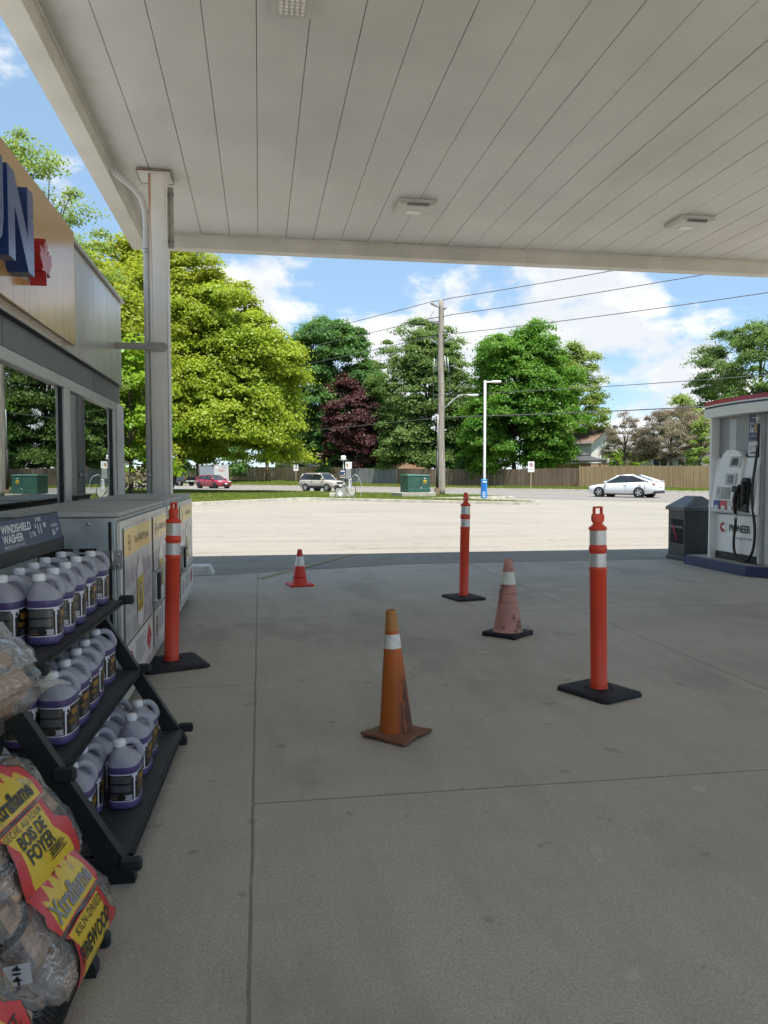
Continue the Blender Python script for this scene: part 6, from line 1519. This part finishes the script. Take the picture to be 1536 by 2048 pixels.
def crown_mesh(name, parent, c, rad, ncl, nlf, leaf, mat, seed, csz=1.0, low=.0, inner=.5, flat=.6, lump=.22, topk=0.0):
    rg = np.random.default_rng(seed)
    d = rg.normal(size=(ncl, 3)); d /= np.linalg.norm(d, axis=1)[:, None]
    d[:, 2] = np.where(d[:, 2] < -.9+low, -d[:, 2], d[:, 2])
    k = rg.normal(size=(5, 3))*2.1; ph = rg.uniform(0, 6, 5)
    w = sum(np.sin(d @ k[i]+ph[i]) for i in range(5))/5
    rho = (inner+(1-inner)*rg.random(ncl)**.42)*(1+lump*w*1.6)
    shr = 1-topk*np.clip(d[:, 2], 0, 1)**1.5
    pn = (np.abs(d)**2.6).sum(1)**(1/2.6); P0d = d/pn[:, None]
    hz_ = np.clip(np.hypot(d[:, 0], d[:, 1]), .2, 1); full = np.where(d[:, 2] < 0, hz_**-.7, 1)
    P = P0d*rho[:, None]*np.array(rad); P[:, :2] *= full[:, None]; P[:, :2] *= shr[:, None]
    size = csz*(.55+.8*rg.random(ncl))
    N = ncl*nlf; ci = np.repeat(np.arange(ncl), nlf)
    o = rg.normal(size=(N, 3)); o /= np.linalg.norm(o, axis=1)[:, None]; o *= (.25+.75*rg.random(N)**.6)[:, None]*(1+.25*rg.normal(size=N))[:, None]
    o[:, 2] = np.where(o[:, 2] < 0, o[:, 2]*.55, o[:, 2])
    off = o*size[ci][:, None]*np.array([1.15, 1.15, flat]); off[:, 2] -= .22*np.hypot(off[:, 0], off[:, 1])**1.3
    Q = P[ci]+off
    nrm = o*.7+d[ci]*.45+np.array([0, 0, .55])+rg.normal(size=(N, 3))*.55; nrm /= np.linalg.norm(nrm, axis=1)[:, None]
    a = np.cross(nrm, rg.normal(size=(N, 3))); a /= np.linalg.norm(a, axis=1)[:, None]; bb = np.cross(nrm, a)
    l = leaf*(.6+.8*rg.random(N))[:, None]
    V = np.stack([Q+a*l*.6, Q+bb*l*.42, Q-a*l*.6, Q-bb*l*.42], 1)+np.array(c)
    return fastmesh(name, V.reshape(-1, 3), 4, mat, parent), P+np.array(c)
def tree(name, label, x, y, z, top, bottom, rx, kind, seed, ncl=190, nlf=210, leaf=.24, csz=1.15, ry=None, trunk_r=.28, inner=.5, flat=.6, lump=.22, low=.0, lean=(0, 0), topk=.25, grp='trees along the street', limbs=9, lobes=()):
    t = thing(name, label, 'tree', (x, y, z), 0, grp)
    cz = (top+bottom)/2-z; rz = (top-bottom)/2
    cr, P = crown_mesh('crown', t, (lean[0], lean[1], cz), (rx, ry or rx, rz*.93), ncl, nlf, leaf, LEAF[kind], seed, csz, low, inner, flat, lump, topk)
    for q, (dx, dy, dz, lx, lz, ln) in enumerate(lobes): crown_mesh('crown', t, (lean[0]+dx, lean[1]+dy, dz), (lx, lx, lz), ln, nlf, leaf, LEAF[kind], seed+500+q, csz*.9, low, .4, flat, lump, .2)
    b = MB(); rr = random.Random(seed); fork = max(1.2, bottom-z+rz*.25)
    b.tube([(0, 0, -.2), (0, 0, .15), (lean[0]*.2+.05, lean[1]*.2, fork*.6), (lean[0]*.4, lean[1]*.4, fork), (lean[0]*.8, lean[1]*.8, cz), (lean[0], lean[1], cz+rz*.7)], [trunk_r*1.5, trunk_r*1.1, trunk_r, trunk_r*.85, trunk_r*.5, .03], MAT_trunk, 10)
    idx = rr.sample(range(len(P)), min(limbs*2, len(P)))
    for i in idx:
        p = Vector(P[i]); s = Vector((lean[0]*.5, lean[1]*.5, fork+(p.z-fork)*.35 if p.z > fork else fork)); mid = s.lerp(p, .5)+Vector((rr.uniform(-.4, .4), rr.uniform(-.4, .4), rr.uniform(0, .5)))
        b.tube([s, mid, p], [trunk_r*.4, trunk_r*.22, .02], MAT_trunk, 6)
    b.build('trunk', t); return t
tree('maple_tree', 'big golden yellow maple on the grass island, right of the canopy column', -6.6, 58.0, .1, 13.8, 3.0, 4.8, 'yellow', 11, 300, 360, .18, 1.0, topk=.3, inner=.42, lump=.42, lean=(4.0, -.4),
     lobes=((3.3, -.8, 5.6, 1.5, 2.9, 55), (-.9, .3, 12.6, 3.0, 2.6, 70), (2.6, .2, 10.4, 2.7, 2.4, 60), (-3.4, -1, 5.4, 2.2, 3.0, 60), (3.7, .5, 8.8, 2.2, 1.9, 45), (.4, -2, 5.4, 2.6, 2.2, 50)))
tree('maple_tree', 'taller golden maple behind the big one, its top touching the canopy edge', -7.2, 61.5, .1, 17.6, 3.2, 5.0, 'gold', 19, 300, 360, .185, 1.05, topk=.4, inner=.42, lump=.4,
     lobes=((1.6, 0, 15.6, 3.2, 2.6, 70), (3.8, 0, 13.2, 2.6, 2.8, 60), (-2.5, 0, 15.0, 3, 3, 60)))
tree('maple_tree', 'golden maple seen between the shop corner and the canopy column', -10.4, 53.5, .1, 17.0, 1.2, 4.6, 'gold', 23, 230, 345, 0.184, 1.05, lean=(.2, 0), lump=.3)
tree('maple_tree', 'sparse yellow green tree rising above the shop roof at the left edge', -11.3, 40.5, .1, 18.0, 4.0, 4.0, 'fresh', 31, 100, 225, 0.123, .8, trunk_r=.2, inner=.35, topk=.6)
tree('young_tree', 'bright green low tree just left of the canopy column', -7.2, 45.2, .1, 9.2, 1.0, 2.0, 'lime', 37, 80, 200, .2, .8, trunk_r=.12)
tree('maple_tree', 'tall deep green maple behind the fence, right of the golden maple', 9.6, 104.8, .3, 21.6, 1.0, 6.3, 'dark', 41, 300, 330, 0.262, 1.2, lump=.24, lobes=((-2.6, 0, 17.6, 2.2, 2.4, 40), (2.4, 0, 18.4, 2.2, 2.2, 40), (3.6, -1, 13, 2.8, 3, 60), (0, -2.5, 11.5, 4, 3, 70), (2, -3, 7, 4.2, 3, 70)))
tree('maple_tree', 'smaller green tree peeking out right of the tall deep green maple', 15.9, 112, .3, 18.4, 3, 3.4, 'mid', 43, 110, 285, 0.271, 1.2)
tree('purple_maple', 'dark purple leaved maple overhanging the grey fence section', 12.3, 98.2, .3, 14.4, 1.2, 3.7, 'purple', 47, 190, 360, 0.205, .9, topk=.35, lump=.3)
tree('maple_tree', 'dull green rounded tree behind the utility pole', 20.6, 93.2, .3, 18.4, .6, 6.0, 'mid', 53, 320, 345, 0.221, 1.1, topk=.35, flat=.5, lump=.36, lobes=((-3.4, -2.4, 5.4, 2.6, 3, 60), (2.8, -2.6, 4.8, 2.6, 3, 60), (-1.0, -2, 14.5, 2.4, 2.4, 45), (1.6, -3, 10.2, 2.2, 2.2, 45)))
tree('maple_tree', 'dense bright green maple behind the no parking sign', 28.3, 83.6, .2, 16.6, .6, 5.8, 'green', 59, 380, 360, 0.213, 1.05, lump=.36, topk=.25, lobes=((-2.2, -2.5, 14.2, 2.6, 2.2, 60), (2.0, -2.6, 11.5, 2.4, 2.4, 60), (-4.2, -2.6, 6.2, 2.4, 2.8, 60), (2.8, -2.2, 4.6, 2.2, 2.8, 60), (.4, -3.6, 8.4, 2.2, 2.0, 45)))
tree('maple_tree', 'tall light green tree rising behind the dense bright green maple', 40.4, 95.0, .3, 18.8, 3, 3.7, 'fresh', 61, 110, 270, 0.213, 1.0, topk=.5)
tree('purple_maple', 'small purple tree beside the brown house roof', 46.2, 102, .3, 9.2, 2, 1.8, 'purple', 67, 34, 240, 0.213, .8)
tree('maple_tree', 'broad airy green tree above the fuel pump at the right edge', 53.6, 76.5, .3, 18.8, 5.0, 6.6, 'mid', 71, 230, 315, 0.180, 1.05, inner=.4, lump=.32)
tree('maple_tree', 'medium green tree behind the brown crabapple', 54.3, 92.4, .3, 11.4, 2, 3.4, 'fresh', 73, 80, 270, 0.205, 1.0)
tree('crabapple_tree', 'wide bronze brown crabapple tree behind the light brown fence', 40.2, 70.9, .2, 7.7, 2.0, 3.5, 'brown', 79, 130, 400, .095, .6, inner=.35, flat=.75, trunk_r=.16, topk=.1, limbs=14)
tree('crabapple_tree', 'thin bronze brown crabapple tree right of the white house', 37.5, 75.3, .2, 7.6, 2.2, 2.1, 'brown', 83, 70, 240, .09, .5, inner=.35, flat=.8, trunk_r=.12, limbs=12)
tree('young_tree', 'fresh yellow green young tree leaning over the fence beside the pump', 39.6, 64.8, .2, 6.4, 1.2, .95, 'fresh', 89, 34, 130, .14, .5, trunk_r=.07)
tree('shrub', 'brown twiggy shrub at the shop corner, under the low green tree', -7.7, 44.6, .1, 3.0, .2, 1.3, 'brown', 97, 30, 120, .14, .5, trunk_r=.05)
tree('shrub', 'green garden shrub left of the grey sided house', 41.6, 84, .2, 4.2, .5, 1.8, 'lime', 101, 30, 140, .2, .7, trunk_r=.06)
for k, (x, y, hh, r_, s_, lb) in enumerate(((1.0, 108, 12, 5.2, 105, 'dark green tree in the gap beneath the golden maple'), (-9, 116, 12, 6, 107, 'dark green tree behind the tan fence left of the trailer'), (25.2, 88.5, 7.5, 2.6, 109, 'dark filler tree between the two rounded green trees'), (60, 84, 13, 4.5, 113, 'deep green tree hidden behind the pump header'))):
    tree('maple_tree', lb, x, y, .3, hh, 1.2, r_, 'dark', s_, 70, 180, .32, 1.1)
bpy.context.view_layer.update()
